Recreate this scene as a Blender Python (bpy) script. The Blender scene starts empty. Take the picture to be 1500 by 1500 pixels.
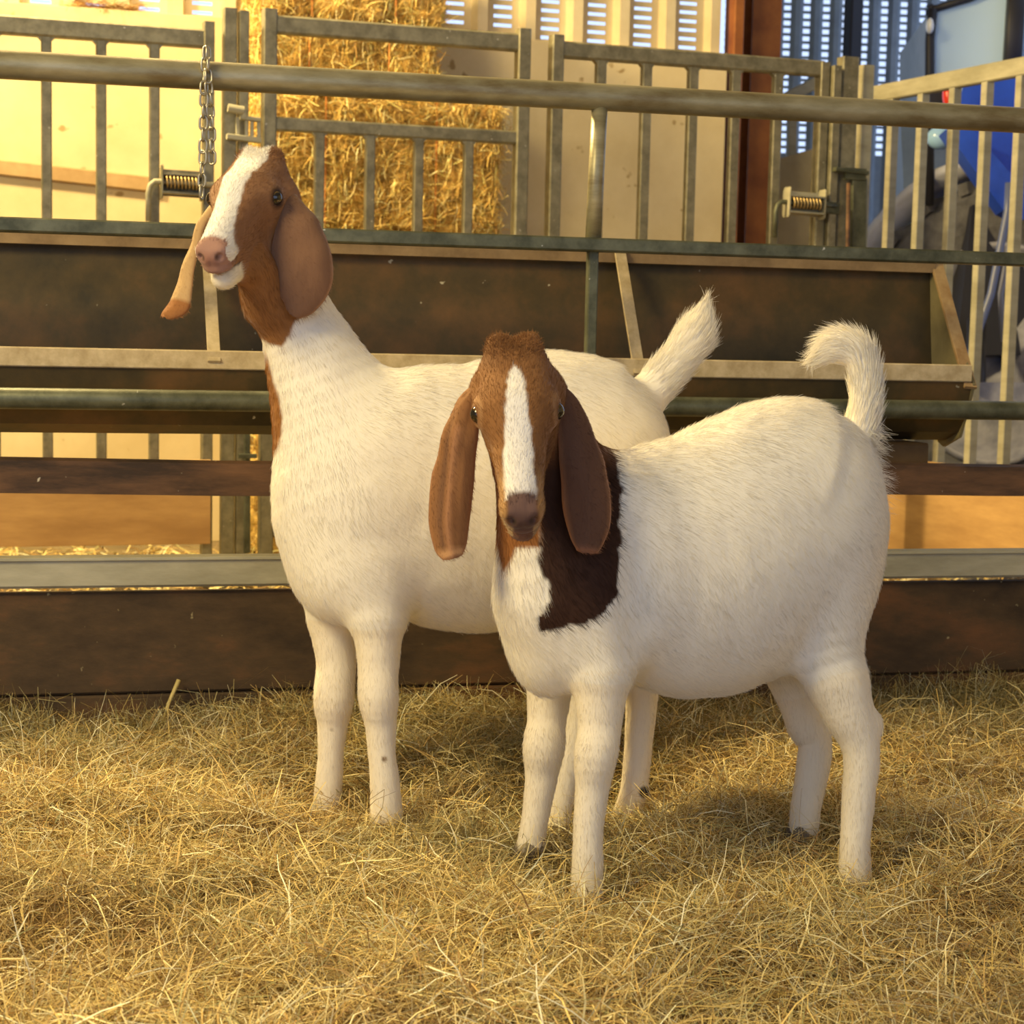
import bpy, math
import numpy as np
from mathutils import Vector, Matrix, noise as mnoise

# ------------------------------------------------------------------ camera, world, lights, exposure
F = 2600.0                                   # focal length in pixels of the 1500 px frame
PITCH = math.atan(260.0 / F)
ROLL = 0.022
CAM = np.array([0.0, 0.0, 0.75])
_r0 = np.array([1.0, 0, 0]); _u0 = np.array([0, math.sin(PITCH), math.cos(PITCH)])
FWD = np.array([0, math.cos(PITCH), -math.sin(PITCH)])
RIGHT = _r0 * math.cos(ROLL) + _u0 * math.sin(ROLL)
UP = _u0 * math.cos(ROLL) - _r0 * math.sin(ROLL)

scene = bpy.context.scene
cam_data = bpy.data.cameras.new('camera')
cam = bpy.data.objects.new('camera', cam_data)
scene.collection.objects.link(cam)
cam_data.sensor_width = 36.0
cam_data.lens = F / 1500.0 * 36.0
cam_data.clip_end = 200
cam.matrix_world = Matrix(((RIGHT[0], UP[0], -FWD[0], CAM[0]), (RIGHT[1], UP[1], -FWD[1], CAM[1]),
                           (RIGHT[2], UP[2], -FWD[2], CAM[2]), (0, 0, 0, 1)))
cam_data.dof.use_dof = True
cam_data.dof.focus_distance = 2.55
cam_data.dof.aperture_fstop = 11.0
scene.camera = cam

world = bpy.data.worlds.new('overcast_daylight'); scene.world = world
world.use_nodes = True
world.node_tree.nodes['Background'].inputs[0].default_value = (0.56, 0.70, 1.0, 1)
world.node_tree.nodes['Background'].inputs[1].default_value = 1.35

def area_light(name, loc, target, size, power, col):
    l = bpy.data.lights.new(name, 'AREA'); l.shape = 'DISK'; l.size = size; l.energy = power; l.color = col
    o = bpy.data.objects.new(name, l); scene.collection.objects.link(o)
    o.location = loc
    o.rotation_euler = (Vector(target) - Vector(loc)).to_track_quat('-Z', 'Y').to_euler()
    return o
area_light('barn_floodlight', (-2.3, 5.0, 3.3), (0.0, 4.0, 0.4), 0.55, 300, (1.0, 0.745, 0.33))
area_light('added_front_fill', (-2.5, 0.5, 2.8), (-0.1, 2.6, 0.1), 1.3, 140, (1.0, 0.79, 0.38))  # unseen lamp added as warm front fill for the straw and goats
area_light('added_bale_fill', (-1.1, 5.3, 3.5), (-0.5, 6.8, 0.9), 0.6, 38, (1.0, 0.72, 0.34))  # unseen lamp added to brighten the bales and the back wall
scene.view_settings.view_transform = 'Standard'
scene.view_settings.look = 'None'
scene.view_settings.gamma = 1
scene.view_settings.use_curve_mapping = False
scene.view_settings.exposure = 0.12

# ------------------------------------------------------------------ measuring helpers
def P(px, py, d):
    """world point that stands at depth d behind picture position (px, py)"""
    return CAM + d * (FWD + RIGHT * (px - 750) / F + UP * (750 - py) / F)
def proj(p):
    q = np.asarray(p) - CAM
    d = q @ FWD
    return 750 + F * (q @ RIGHT) / d, 750 - F * (q @ UP) / d, d
def ray(px, py):
    return FWD + RIGHT * (px - 750) / F + UP * (750 - py) / F
class Plane:
    """upright plane crossing the Y axis at y0, turned by deg; v measures distance behind it"""
    def __init__(s, y0, deg):
        a = math.radians(deg)
        s.t = np.array([math.cos(a), math.sin(a), 0.0]); s.n = np.array([-math.sin(a), math.cos(a), 0.0])
        s.o = np.array([0.0, y0, 0.0]); s.a = a
    def hit(s, px, py, v=0.0):
        r = ray(px, py); k = ((s.o + s.n * v - CAM) @ s.n) / (r @ s.n)
        return CAM + r * k
    def uz(s, px, py, v=0.0):
        h = s.hit(px, py, v); return (h - s.o) @ s.t, h[2]
    def pt(s, u, v, z):
        return s.o + s.t * u + s.n * v + np.array([0, 0, z])
def hitz(px, py, z):
    r = ray(px, py); return CAM + r * ((z - CAM[2]) / r[2])

rng = np.random.default_rng(7)
def hash3(i, j, k):
    n = (i * 73856093) ^ (j * 19349663) ^ (k * 83492791)
    n = (n ^ (n >> 13)) * 1274126177
    return ((n ^ (n >> 16)) & 0xffff) / 65535.0
def vnoise(p, s):
    q = np.asarray(p, dtype=np.float64) * s
    i = np.floor(q).astype(np.int64); f = q - i; f = f * f * (3 - 2 * f)
    out = 0
    for a in (0, 1):
        for b in (0, 1):
            for c in (0, 1):
                w = (f[..., 0] if a else 1 - f[..., 0]) * (f[..., 1] if b else 1 - f[..., 1]) * (f[..., 2] if c else 1 - f[..., 2])
                out = out + w * hash3(i[..., 0] + a, i[..., 1] + b, i[..., 2] + c)
    return out
def nrm(v):
    v = np.asarray(v, dtype=np.float64)
    return v / (np.linalg.norm(v, axis=-1, keepdims=True) + 1e-12)

# ------------------------------------------------------------------ object helpers
def link(o, parent=None):
    scene.collection.objects.link(o)
    if parent is not None:
        o.parent = parent
        o.matrix_parent_inverse = Matrix.Translation(-Vector(parent.location))
    return o
def tag(o, label=None, cat=None, group=None, kind=None):
    if label: o['label'] = label
    if cat: o['category'] = cat
    if group: o['group'] = group
    if kind: o['kind'] = kind
    return o
def empty(name, loc, label, cat, group=None):
    o = bpy.data.objects.new(name, None); o.location = Vector(loc); o.empty_display_size = 0.1
    link(o); return tag(o, label, cat, group)
class MB:
    def __init__(s): s.v = []; s.f = []; s.n = 0
    def add(s, v, f):
        s.v.append(np.asarray(v, dtype=np.float64)); s.f += [tuple(i + s.n for i in q) for q in f]; s.n += len(v); return s
    def sweep(s, pts, secs, close=True, ups=None):
        """join rings (each k x 3) into a closed skin"""
        k = len(secs[0]); V = np.concatenate(secs); Fs = []
        for i in range(len(secs) - 1):
            for j in range(k):
                a = i * k + j; b = i * k + (j + 1) % k
                Fs.append((a, b, b + k, a + k))
        if close:
            Fs.append(tuple(range(k))[::-1]); Fs.append(tuple((len(secs) - 1) * k + j for j in range(k)))
        return s.add(V, Fs)
    def beam(s, a, b, w, h, up=(0, 0, 1), ch=0.12):
        """chamfered bar from a to b; w across, h along 'up'"""
        a = np.asarray(a, float); b = np.asarray(b, float); d = nrm(b - a)
        x = np.cross(d, up); x = nrm(x) if np.linalg.norm(x) > 1e-6 else np.array([1.0, 0, 0]); y = np.cross(x, d)
        c = ch * min(w, h); W, H = w / 2, h / 2
        sec = [(-W + c, -H), (W - c, -H), (W, -H + c), (W, H - c), (W - c, H), (-W + c, H), (-W, H - c), (-W, -H + c)]
        r = lambda p: np.array([p + x * i + y * j for i, j in sec])
        return s.sweep(None, [r(a), r(b)])
    def tube(s, pts, r, k=12):
        pts = [np.asarray(p, float) for p in pts]; n = len(pts)
        rs = r if hasattr(r, '__len__') else [r] * n
        ref = None; rings = []
        for i, p in enumerate(pts):
            d = nrm((pts[min(i + 1, n - 1)] - pts[max(i - 1, 0)]))
            if ref is None:
                ref = np.cross(d, (0.3, 0.2, 1.0)); ref = nrm(ref)
            x = nrm(ref - d * (ref @ d)); y = np.cross(d, x); ref = x
            rings.append(np.array([p + (x * math.cos(t) + y * math.sin(t)) * rs[i] for t in np.linspace(0, 2 * math.pi, k, endpoint=False)]))
        return s.sweep(None, rings)
    def box(s, c, sx, sy, sz, ax=(1, 0, 0), ay=(0, 1, 0), ch=0.0):
        c = np.asarray(c, float); ax = np.asarray(ax, float); ay = np.asarray(ay, float)
        return s.beam(c - ay * sy / 2, c + ay * sy / 2, sx, sz, (0, 0, 1), ch or 0.03)
    def prism(s, poly, off):
        """flat polygon (k x 3) pushed along off"""
        poly = np.asarray(poly, float); off = np.asarray(off, float)
        return s.sweep(None, [poly, poly + off])
    def build(s, name, mat, parent=None, smooth=False):
        me = bpy.data.meshes.new(name); me.from_pydata(np.concatenate(s.v).tolist(), [], s.f); me.update()
        if mat: me.materials.append(mat)
        import bmesh
        bm = bmesh.new(); bm.from_mesh(me); bmesh.ops.recalc_face_normals(bm, faces=bm.faces); bm.to_mesh(me); bm.free()
        if smooth:
            me.polygons.foreach_set('use_smooth', [len(p.vertices) == 4 for p in me.polygons])
        return link(bpy.data.objects.new(name, me), parent)
def structure(o):
    o['kind'] = 'structure'; return o

def big_mesh(name, V, Q, cols=None, mat=None, parent=None, smooth=True):
    me = bpy.data.meshes.new(name)
    me.vertices.add(len(V)); me.vertices.foreach_set('co', np.asarray(V, np.float32).ravel())
    me.loops.add(Q.size); me.loops.foreach_set('vertex_index', Q.astype(np.int32).ravel())
    me.polygons.add(len(Q)); k = Q.shape[1]
    me.polygons.foreach_set('loop_start', np.arange(0, Q.size, k, dtype=np.int32))
    me.polygons.foreach_set('loop_total', np.full(len(Q), k, np.int32))
    if smooth: me.polygons.foreach_set('use_smooth', np.ones(len(Q), bool))
    if cols is not None:
        a = me.attributes.new('tint', 'FLOAT_COLOR', 'POINT')
        a.data.foreach_set('color', np.concatenate([cols, np.ones((len(cols), 1))], 1).astype(np.float32).ravel())
    me.update(calc_edges=True)
    if mat: me.materials.append(mat)
    return link(bpy.data.objects.new(name, me), parent)

# ------------------------------------------------------------------ materials
def new_mat(name):
    m = bpy.data.materials.new(name); m.use_nodes = True
    return m, m.node_tree.nodes, m.node_tree.links, m.node_tree.nodes['Principled BSDF']
def noisy(name, c1, c2, scale=8, rough=0.6, metal=0.0, bump=0.2, c3=None, stretch=(1, 1, 1), detail=6, spec=0.4, speck=None, lo=.35, hi=.65, dist=0.01):
    """two or three colours blended by object-space noise, plus bump and optional small pale specks"""
    m, N, L, b = new_mat(name)
    tc = N.new('ShaderNodeTexCoord'); mp = N.new('ShaderNodeMapping'); mp.inputs['Scale'].default_value = stretch
    L.new(tc.outputs['Object'], mp.inputs[0])
    n = N.new('ShaderNodeTexNoise'); n.inputs['Scale'].default_value = scale; n.inputs['Detail'].default_value = detail
    n.inputs['Roughness'].default_value = 0.65
    L.new(mp.outputs[0], n.inputs['Vector'])
    r = N.new('ShaderNodeValToRGB'); r.color_ramp.elements[0].position = lo; r.color_ramp.elements[1].position = hi
    r.color_ramp.elements[0].color = (*c1, 1); r.color_ramp.elements[1].color = (*c2, 1)
    if c3:
        e = r.color_ramp.elements.new((lo + hi) / 2); e.color = (*c3, 1)
    L.new(n.outputs['Fac'], r.inputs[0]); out = r.outputs[0]
    if speck:
        n2 = N.new('ShaderNodeTexNoise'); n2.inputs['Scale'].default_value = speck[1]; n2.inputs['Detail'].default_value = 2
        L.new(tc.outputs['Object'], n2.inputs['Vector'])
        r2 = N.new('ShaderNodeValToRGB'); r2.color_ramp.elements[0].position = speck[2]; r2.color_ramp.elements[1].position = speck[2] + .05
        r2.color_ramp.elements[0].color = (0, 0, 0, 1); r2.color_ramp.elements[1].color = (1, 1, 1, 1)
        L.new(n2.outputs['Fac'], r2.inputs[0])
        mx = N.new('ShaderNodeMix'); mx.data_type = 'RGBA'; mx.inputs['B'].default_value = (*speck[0], 1)
        L.new(out, mx.inputs['A']); L.new(r2.outputs[0], mx.inputs['Factor']); out = mx.outputs['Result']
    L.new(out, b.inputs['Base Color'])
    b.inputs['Roughness'].default_value = rough; b.inputs['Metallic'].default_value = metal
    b.inputs['Specular IOR Level'].default_value = spec
    if bump:
        bp = N.new('ShaderNodeBump'); bp.inputs['Strength'].default_value = bump; bp.inputs['Distance'].default_value = dist
        L.new(n.outputs['Fac'], bp.inputs['Height']); L.new(bp.outputs[0], b.inputs['Normal'])
    return m
def plain(name, c, rough=0.5, metal=0.0, spec=0.5, emit=None, strength=1):
    m, N, L, b = new_mat(name)
    b.inputs['Base Color'].default_value = (*c, 1); b.inputs['Roughness'].default_value = rough
    b.inputs['Metallic'].default_value = metal; b.inputs['Specular IOR Level'].default_value = spec
    if emit: b.inputs['Emission Color'].default_value = (*emit, 1); b.inputs['Emission Strength'].default_value = strength
    return m
def tinted(name, rough=0.8, spec=0.2, bump=None, trans=0.0, sheen=0.0):
    m, N, L, b = new_mat(name)
    a = N.new('ShaderNodeAttribute'); a.attribute_name = 'tint'
    L.new(a.outputs['Color'], b.inputs['Base Color'])
    b.inputs['Roughness'].default_value = rough; b.inputs['Specular IOR Level'].default_value = spec
    if sheen: b.inputs['Sheen Weight'].default_value = sheen; b.inputs['Sheen Roughness'].default_value = .4
    if bump:
        tc = N.new('ShaderNodeTexCoord'); mp = N.new('ShaderNodeMapping'); mp.inputs['Scale'].default_value = bump[2]
        n = N.new('ShaderNodeTexNoise'); n.inputs['Scale'].default_value = bump[0]; n.inputs['Detail'].default_value = 5
        L.new(tc.outputs['Object'], mp.inputs[0]); L.new(mp.outputs[0], n.inputs['Vector'])
        bp = N.new('ShaderNodeBump'); bp.inputs['Strength'].default_value = bump[1]; bp.inputs['Distance'].default_value = .004
        L.new(n.outputs['Fac'], bp.inputs['Height']); L.new(bp.outputs[0], b.inputs['Normal'])
    return m
GALV = noisy('galvanised_steel', (.16, .145, .09), (.30, .275, .18), 22, .5, .35, .15, spec=.5, speck=((.75, .72, .6), 70, .73))
GALV_PIPE = noisy('galvanised_pipe', (.18, .14, .07), (.38, .34, .22), 14, .42, .4, .12, c3=(.28, .25, .15), stretch=(.4, .4, 1.5))
GALV_DARK = noisy('weathered_steel', (.06, .065, .04), (.15, .155, .10), 16, .5, .4, .2, speck=((.55, .55, .48), 60, .74))
GALV_PALE = noisy('painted_steel_channel', (.30, .28, .19), (.45, .42, .30), 9, .6, .1, .15, stretch=(.5, .5, 2))
TROUGH = noisy('rusty_trough_steel', (.025, .022, .009), (.17, .085, .025), 4, .6, .1, .3, c3=(.075, .05, .016), speck=((.5, .45, .3), 45, .74), lo=.3, hi=.7)
TROUGH_LIP = noisy('dusty_trough_rim', (.42, .32, .17), (.62, .50, .30), 30, .8, 0, .2)
RUST = noisy('rusty_plank', (.035, .02, .012), (.17, .085, .04), 6, .75, 0, .3, stretch=(.6, .6, 3), speck=((.5, .45, .35), 50, .75))
BOARD = noisy('soiled_board', (.022, .014, .008), (.17, .075, .028), 5, .85, 0, .5, c3=(.075, .045, .02), stretch=(.7, .7, 1.6), speck=((.3, .24, .12), 60, .72), lo=.3, hi=.72)
PLY = noisy('plywood_board', (.42, .24, .09), (.62, .38, .15), 4, .75, 0, .1, stretch=(.6, .6, 3))
WALL = noisy('cream_wall_panel', (.62, .50, .27), (.74, .62, .37), 2.5, .8, 0, .05, speck=((.40, .28, .12), 14, .69))
CLAD = noisy('cream_cladding', (.60, .50, .30), (.72, .62, .40), 4, .6, 0, .05)
COLUMN = noisy('red_oxide_steel', (.22, .07, .018), (.36, .13, .03), 6, .7, .1, .2)
FAR_CLAD = noisy('slate_cladding', (.24, .29, .34), (.34, .40, .46), 5, .6, .1, .1)
STRAW = tinted('straw_stalks', .65, .3)
COAT_BODY = tinted('goat_coat', .8, .15, (120, .25, (1, 1, .35)), sheen=.15)
HAIR = tinted('goat_hair', .75, .15)

# ------------------------------------------------------------------ the setting
PF = Plane(3.42, 13.6)        # pen fence
PG = Plane(5.8, 18.0)         # gates across the passage
PW = Plane(7.05, 16.5)        # cream back wall
feet = []                     # ground heights at the hooves: (x, y, z)

def ground_h(x, y):
    p = np.stack([np.asarray(x, float), np.asarray(y, float), np.zeros_like(x, dtype=float)], -1)
    h = (vnoise(p, 3.1) - .5) * .05 + (vnoise(p + 7, 8) - .5) * .040 + (vnoise(p + 3, 19) - .5) * .012
    h = h - .004
    back = PF.o[1] + .242 * p[..., 0] - p[..., 1]          # distance in front of the fence
    h = h + .004 * np.exp(-(back / .12) ** 2)
    w = 0; a = 0
    for fx, fy, fz in feet:
        g = np.exp(-((p[..., 0] - fx) ** 2 + (p[..., 1] - fy) ** 2) / (2 * .088 ** 2)); w = w + g; a = a + g * fz
    if feet:
        m = np.clip(w, 0, 1); h = h * (1 - m) + m * a / np.maximum(w, 1e-6)
    return h

def build_setting():
    w = MB().add([(-7, -3, -.06), (11, -3, -.06), (11, 14, -.06), (-7, 14, -.06), (-7, -3, -.16), (11, -3, -.16), (11, 14, -.16), (-7, 14, -.16)],
                 [(0, 1, 2, 3), (4, 7, 6, 5), (0, 4, 5, 1), (1, 5, 6, 2), (2, 6, 7, 3), (3, 7, 4, 0)])
    structure(w.build('floor', noisy('packed_earth_floor', (.12, .09, .05), (.25, .19, .10), 3, .9, 0, .3)))
    # cream wall, its top edge and cladding with louvred slots above
    uL, _ = PW.uz(-260, 60); uR, _ = PW.uz(1066, 60); top = 1.895
    m = MB(); m.beam(PW.pt(uL, .07, (top - .06) / 2), PW.pt(uR, .07, (top - .06) / 2), .14, top + .06, ch=.02)
    structure(m.build('wall_back', WALL))
    m = MB(); per = .195; y = top; u = PW.uz(60, 20, .10)[0] - .130 - per * 14
    while u < uL: u += per
    k0 = 0
    zt = 4.2
    while u < uR - .02:
        w1 = min(per, uR - u)
        # raised rib
        m.prism([PW.pt(u, .10, y), PW.pt(u + .012, .04, y), PW.pt(u + .052, .04, y), PW.pt(u + .064, .10, y)], (0, 0, zt - y))
        if u + .064 < uR:
            a, b = u + .064, min(u + per, uR)
            s0, s1 = a + .028, b - .028
            if b - a < .1:
                m.prism([PW.pt(a, .10, y), PW.pt(b, .10, y), PW.pt(b, .103, y), PW.pt(a, .103, y)], (0, 0, zt - y)); break
            m.prism([PW.pt(a, .10, y), PW.pt(s0, .10, y), PW.pt(s0, .103, y), PW.pt(a, .103, y)], (0, 0, zt - y))
            m.prism([PW.pt(s1, .10, y), PW.pt(b, .10, y), PW.pt(b, .103, y), PW.pt(s1, .103, y)], (0, 0, zt - y))
            z = y
            while z < zt:      # louvre blades leaning across the slot
                h = .035 if z < 2.6 else .14
                m.prism([PW.pt(s0, .100, z), PW.pt(s0, .101, z + h * .60), PW.pt(s0, .104, z + h * .60), PW.pt(s0, .103, z)], PW.t * (s1 - s0))
                z += h
        u += per
    structure(m.build('wall_cladding', CLAD))
    # seam batten across the wall at the left
    m = MB(); a = PW.hit(-120, 232, -.012); b = PW.hit(238, 272, -.012)
    m.beam(a, b, .022, .055, ch=.2); o = m.build('trim_1', noisy('wall_batten', (.36, .23, .10), (.48, .33, .16), 8, .7)); structure(o)
    # rust red column, the low return wall and the far shed
    m = MB(); c = PW.hit(1110, 120, .25); zt = 4.2
    t = PW.t; n = PW.n
    for s in (-1, 1):
        m.beam(c + n * .07 * s + t * 0 - [0, 0, c[2]], c + n * .07 * s + [0, 0, zt - c[2]], .13, .012, n)
    m.beam(c - [0, 0, c[2]], c + [0, 0, zt - c[2]], .012, .13, n)
    m.beam(PW.hit(1074, 100, .05) * [1, 1, 0], PW.hit(1074, 100, .05) * [1, 1, 0] + [0, 0, zt], .045, .10, n)
    structure(m.build('trim_2', COLUMN))
    m = MB(); q = [PW.hit(1086, 248, .42), PW.hit(1212, 213, .42)]
    lo = [p * [1, 1, 0] - [0, 0, .05] for p in q]
    m.prism([lo[0], lo[1], q[1], q[0]], n * .1)
    structure(m.build('wall_return', noisy('dull_concrete', (.34, .28, .15), (.46, .38, .22), 4, .85)))
    m = MB(); a, b = PW.hit(1140, 150, .5), PW.hit(1196, 121, .5)
    m.beam(a, b, .04, .05); m.beam(PW.hit(1160, 160, .5), PW.hit(1158, 300, .5), .04, .03, n)
    structure(m.build('trim_3', GALV_PALE))
    # far shed wall of dark sheets with perforated daylight strips
    PS = Plane(10.2, 4.0)
    m = MB(); u0 = PS.uz(1060, 100)[0]; u1 = PS.uz(1700, 100)[0]; u = u0
    per = .112
    while u < u1:
        a, b = u + .040, u + per
        m.prism([PS.pt(a, 0, -.05), PS.pt((a + b) / 2 - .015, -.02, -.05), PS.pt((a + b) / 2 + .015, -.02, -.05), PS.pt(b, 0, -.05), PS.pt(b, .01, -.05), PS.pt(a, .01, -.05)], (0, 0, 4.3))
        z = 1.80
        m.prism([PS.pt(u, .0, -.05), PS.pt(a, .0, -.05), PS.pt(a, .004, -.05), PS.pt(u, .004, -.05)], (0, 0, 1.85))
        while z < 4.2:
            h = .042 if z < 2.9 else .2
            m.prism([PS.pt(u, .002, z), PS.pt(u, .002, z + h * .40), PS.pt(u, .006, z + h * .40), PS.pt(u, .006, z)], PS.t * .040); z += h
        u += per
    structure(m.build('wall_far', FAR_CLAD))
    m = MB(); c = PS.hit(1249, 50, -.3) * [1, 1, 0]; m.beam(c, c + [0, 0, 4.2], .075, .1, n)
    structure(m.build('trim_4', plain('dark_post', (.03, .03, .04), .6)))
    # side walls and roof that keep the barn dim
    m = MB(); m.box((-5.6, 5, 2.05), .1, 17, 4.3); structure(m.build('wall_left', CLAD))
    m = MB(); m.box((2.2, 1.65, 4.25), 17, 11.3, .1); m.box((-1.9, 10.6, 4.25), 8.8, 6.6, .1); structure(m.build('ceiling', noisy('fibre_cement_roof', (.30, .29, .26), (.42, .40, .36), 3, .9)))
    m = MB(); m.box((4.6, 1.0, 2.05), .1, 8.6, 4.3); structure(m.build('wall_right', CLAD))
    m = MB(); a = PW.pt(uL, 0, 2.05); m.beam(np.array([-5.6, a[1] + .3, 2.05]), a, .12, 4.3); structure(m.build('wall_back_corner', WALL))
build_setting()

# ------------------------------------------------------------------ pen fence
def build_fence():
    uL, uR = -1.6, 2.3
    o = PF.pt(0, 0, 0)
    r = empty('pen_fence', o, 'grey pipe and board pen fence right behind the two goats', 'fence')
    MB().tube([PF.pt(u, 0, 1.205) for u in np.linspace(uL, uR, 9)], .0255, 24).build('top_pipe', GALV_PIPE, r, True)
    MB().beam(PF.pt(uL, 0, .925), PF.pt(uR, 0, .925), .045, .026).build('angle_rail', GALV_DARK, r)
    MB().tube([PF.pt(u, 0, .616) for u in np.linspace(uL, uR, 5)], .0195, 20).build('middle_pipe', GALV_DARK, r, True)
    # bowed dark plank, channel and kick boards
    MB().sweep(None, [np.array([PF.pt(u, v, .474 + z + .004 * math.sin(u * 4)) for v, z in ((-.02, -.030), (.018, -.032), (.018, .030), (.006, .034), (-.02, .030))]) for u in np.linspace(uL, uR, 16)]).build('plank_rail', RUST, r)
    m = MB(); m.beam(PF.pt(uL, 0, .300), PF.pt(uR, 0, .300), .05, .056, ch=.1)
    m.beam(PF.pt(uL, -.027, .326), PF.pt(uR, -.027, .326), .006, .006)
    m.build('channel_rail', GALV_PALE, r)
    MB().beam(PF.pt(uL, .012, .166), PF.pt(uR, .012, .166), .034, .190, ch=.12).build('kick_board', BOARD, r)
    MB().beam(PF.pt(uL, .014, -.012), PF.pt(uR, .014, -.012), .034, .160, ch=.12).build('kick_board', BOARD, r)
    u, _ = PF.uz(876, 250)
    MB().tube([PF.pt(u, 0, 1.19), PF.pt(u - .0035, 0, 1.05), PF.pt(u - .006, 0, .938)], .0155, 16).build('post', GALV_PIPE, r, True)
    u2, _ = PF.uz(868, 450)
    MB().beam(PF.pt(u2, .01, .914), PF.pt(u2, .01, .21), .020, .022, PF.n).build('post', GALV_DARK, r)
    for uu in (uL + .05, uR - .1):
        MB().beam(PF.pt(uu, .05, -.06), PF.pt(uu, .05, 1.19), .05, .05, PF.n).build('post', GALV, r)
    # chain hanging down from the pipe
    c = empty('hanging_chain', PF.hit(301, 80, -.03), 'short steel link chain looped over the top pipe above the taller goat', 'chain')
    up = np.array([0, 0, 1.0])
    me = None
    def strand(path, lead=.0205):
        nonlocal me
        path = [np.asarray(p, float) for p in path]; seg = []; L = 0
        for a, b in zip(path[:-1], path[1:]): seg.append((L, a, b)); L += np.linalg.norm(b - a)
        n = int(L / lead)
        for i in range(n):
            s = i * lead
            for l0, a, b in seg:
                if s >= l0: A, B, S = a, b, s - l0
            d = nrm(B - A); p = A + d * S
            if me is None:
                mb = MB(); ring = []
                for t in np.linspace(0, 2 * math.pi, 20, endpoint=False):
                    ring.append((.0068 * math.cos(t), 0, .0075 * np.sign(math.sin(t)) * (abs(math.sin(t)) > .01) * 1 * .6 + .0078 * math.sin(t)))
                ring = np.array(ring); K = 8; secs = []
                for j in range(len(ring)):
                    a_, b_ = ring[j - 1], ring[(j + 1) % len(ring)]; tg = nrm(b_ - a_); sx = np.cross(tg, (0, 1, 0))
                    secs.append(np.array([ring[j] + (sx * math.cos(q) + np.array([0, 1, 0]) * math.sin(q)) * .0022 for q in np.linspace(0, 2 * math.pi, K, endpoint=False)]))
                secs.append(secs[0]); mb.sweep(None, secs, close=False)
                ob = mb.build('link', plain('chain_steel', (.42, .38, .28), .35, .8), c, True); me = ob.data
            else:
                ob = bpy.data.objects.new('link', me); scene.collection.objects.link(ob); ob.parent = c
            ob.matrix_parent_inverse = Matrix()
            z = Vector(d); q = z.to_track_quat('Z', 'Y').to_matrix().to_4x4() @ Matrix.Rotation((i % 2) * math.pi / 2 + .5, 4, 'Z')
            ob.matrix_basis = Matrix.Translation(Vector(p) - Vector(c.location)) @ q
    strand([PF.hit(301, 78, -.034), PF.hit(299, 130, -.036), PF.hit(297, 230, -.03), PF.hit(294, 312, -.03)])
    strand([PF.hit(303, 78, -.034), PF.hit(305, 118, -.038), PF.hit(310, 190, -.03), PF.hit(311, 262, -.03)])
build_fence()

# ------------------------------------------------------------------ feed trough behind the fence
def build_trough():
    uR, _ = PF.uz(1415, 580, .07); uL = -1.7
    r = empty('feed_trough', PF.pt(.2, .2, .5), 'long brown steel feed trough hung along the back of the pen fence', 'trough')
    zlip = PF.uz(300, 513, .06)[1]; zlip2 = PF.uz(300, 541, .06)[1]
    ztop = PF.uz(1000, 366, .26)[1]
    MB().beam(PF.pt(uL, .06, (zlip + zlip2) / 2), PF.pt(uR, .06, (zlip + zlip2) / 2), .022, abs(zlip - zlip2), ch=.1).build('front_rim', TROUGH_LIP, r)
    # body: front wall, rounded base, tall back with top flange (thin folded sheet)
    prof = [(.055, zlip2), (.075, .60), (.105, .565), (.16, .545), (.21, .56), (.235, .62), (.262, .80), (.272, ztop - .035), (.272, ztop), (.238, ztop - .002)]
    inn = [(.238, ztop - .006), (.268, ztop - .006), (.268, ztop - .035), (.256, .80), (.229, .625), (.205, .567), (.16, .552), (.11, .571), (.081, .604), (.062, zlip2)]
    ring = prof + inn
    uE, _ = PF.uz(1392, 500, .16)
    MB().sweep(None, [np.array([PF.pt(u, v, z) for v, z in ring]) for u in (uL, uE)]).build('pan', TROUGH, r)
    MB().beam(PF.pt(uL, .246, ztop - .012), PF.pt(uE, .246, ztop - .012), .006, .040, ch=.1).build('top_flange', noisy('dusty_brown_flange', (.20, .13, .06), (.34, .23, .11), 12, .7), r)
    # end plate with its edge strip
    e = [(.05, zlip2 - .005), (.10, .555), (.17, .53), (.23, .55), (.275, ztop)]
    MB().prism([PF.pt(uE, v, z) for v, z in e], PF.t * .006).build('end_plate', noisy('end_plate_steel', (.16, .13, .06), (.30, .25, .12), 6, .7, .1), r)
    MB().beam(PF.pt(uE + .01, .27, ztop + .004), PF.pt(uR, .052, zlip2 - .012), .028, .008, PF.n).build('edge_strip', noisy('edge_rust', (.34, .20, .08), (.52, .36, .17), 18, .7), r)
    # flat stays from flange to front rim
    for a, b in (((305, 372), (314, 530)), ((907, 362), (937, 548))):
        A = PF.hit(*a, .24); B = PF.hit(*b, .045)
        MB().beam(A, B, .024, .006, PF.n).build('stay', TROUGH_LIP, r)
    # bracket holding the end of the trough, bolted to the wall of the passage side
    MB().beam(PF.pt(uE - .08, .16, .5), PF.pt(uE - .42, .16, .5), .16, .085, ch=.05).build('end_bracket', noisy('brown_bracket', (.08, .045, .015), (.15, .085, .03), 6, .7), r)
    for u in (uL + .3, uE - .2):
        MB().beam(PF.pt(u, .27, -.06), PF.pt(u, .27, .6), .04, .03, PF.n).build('leg', TROUGH, r)
build_trough()

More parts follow.
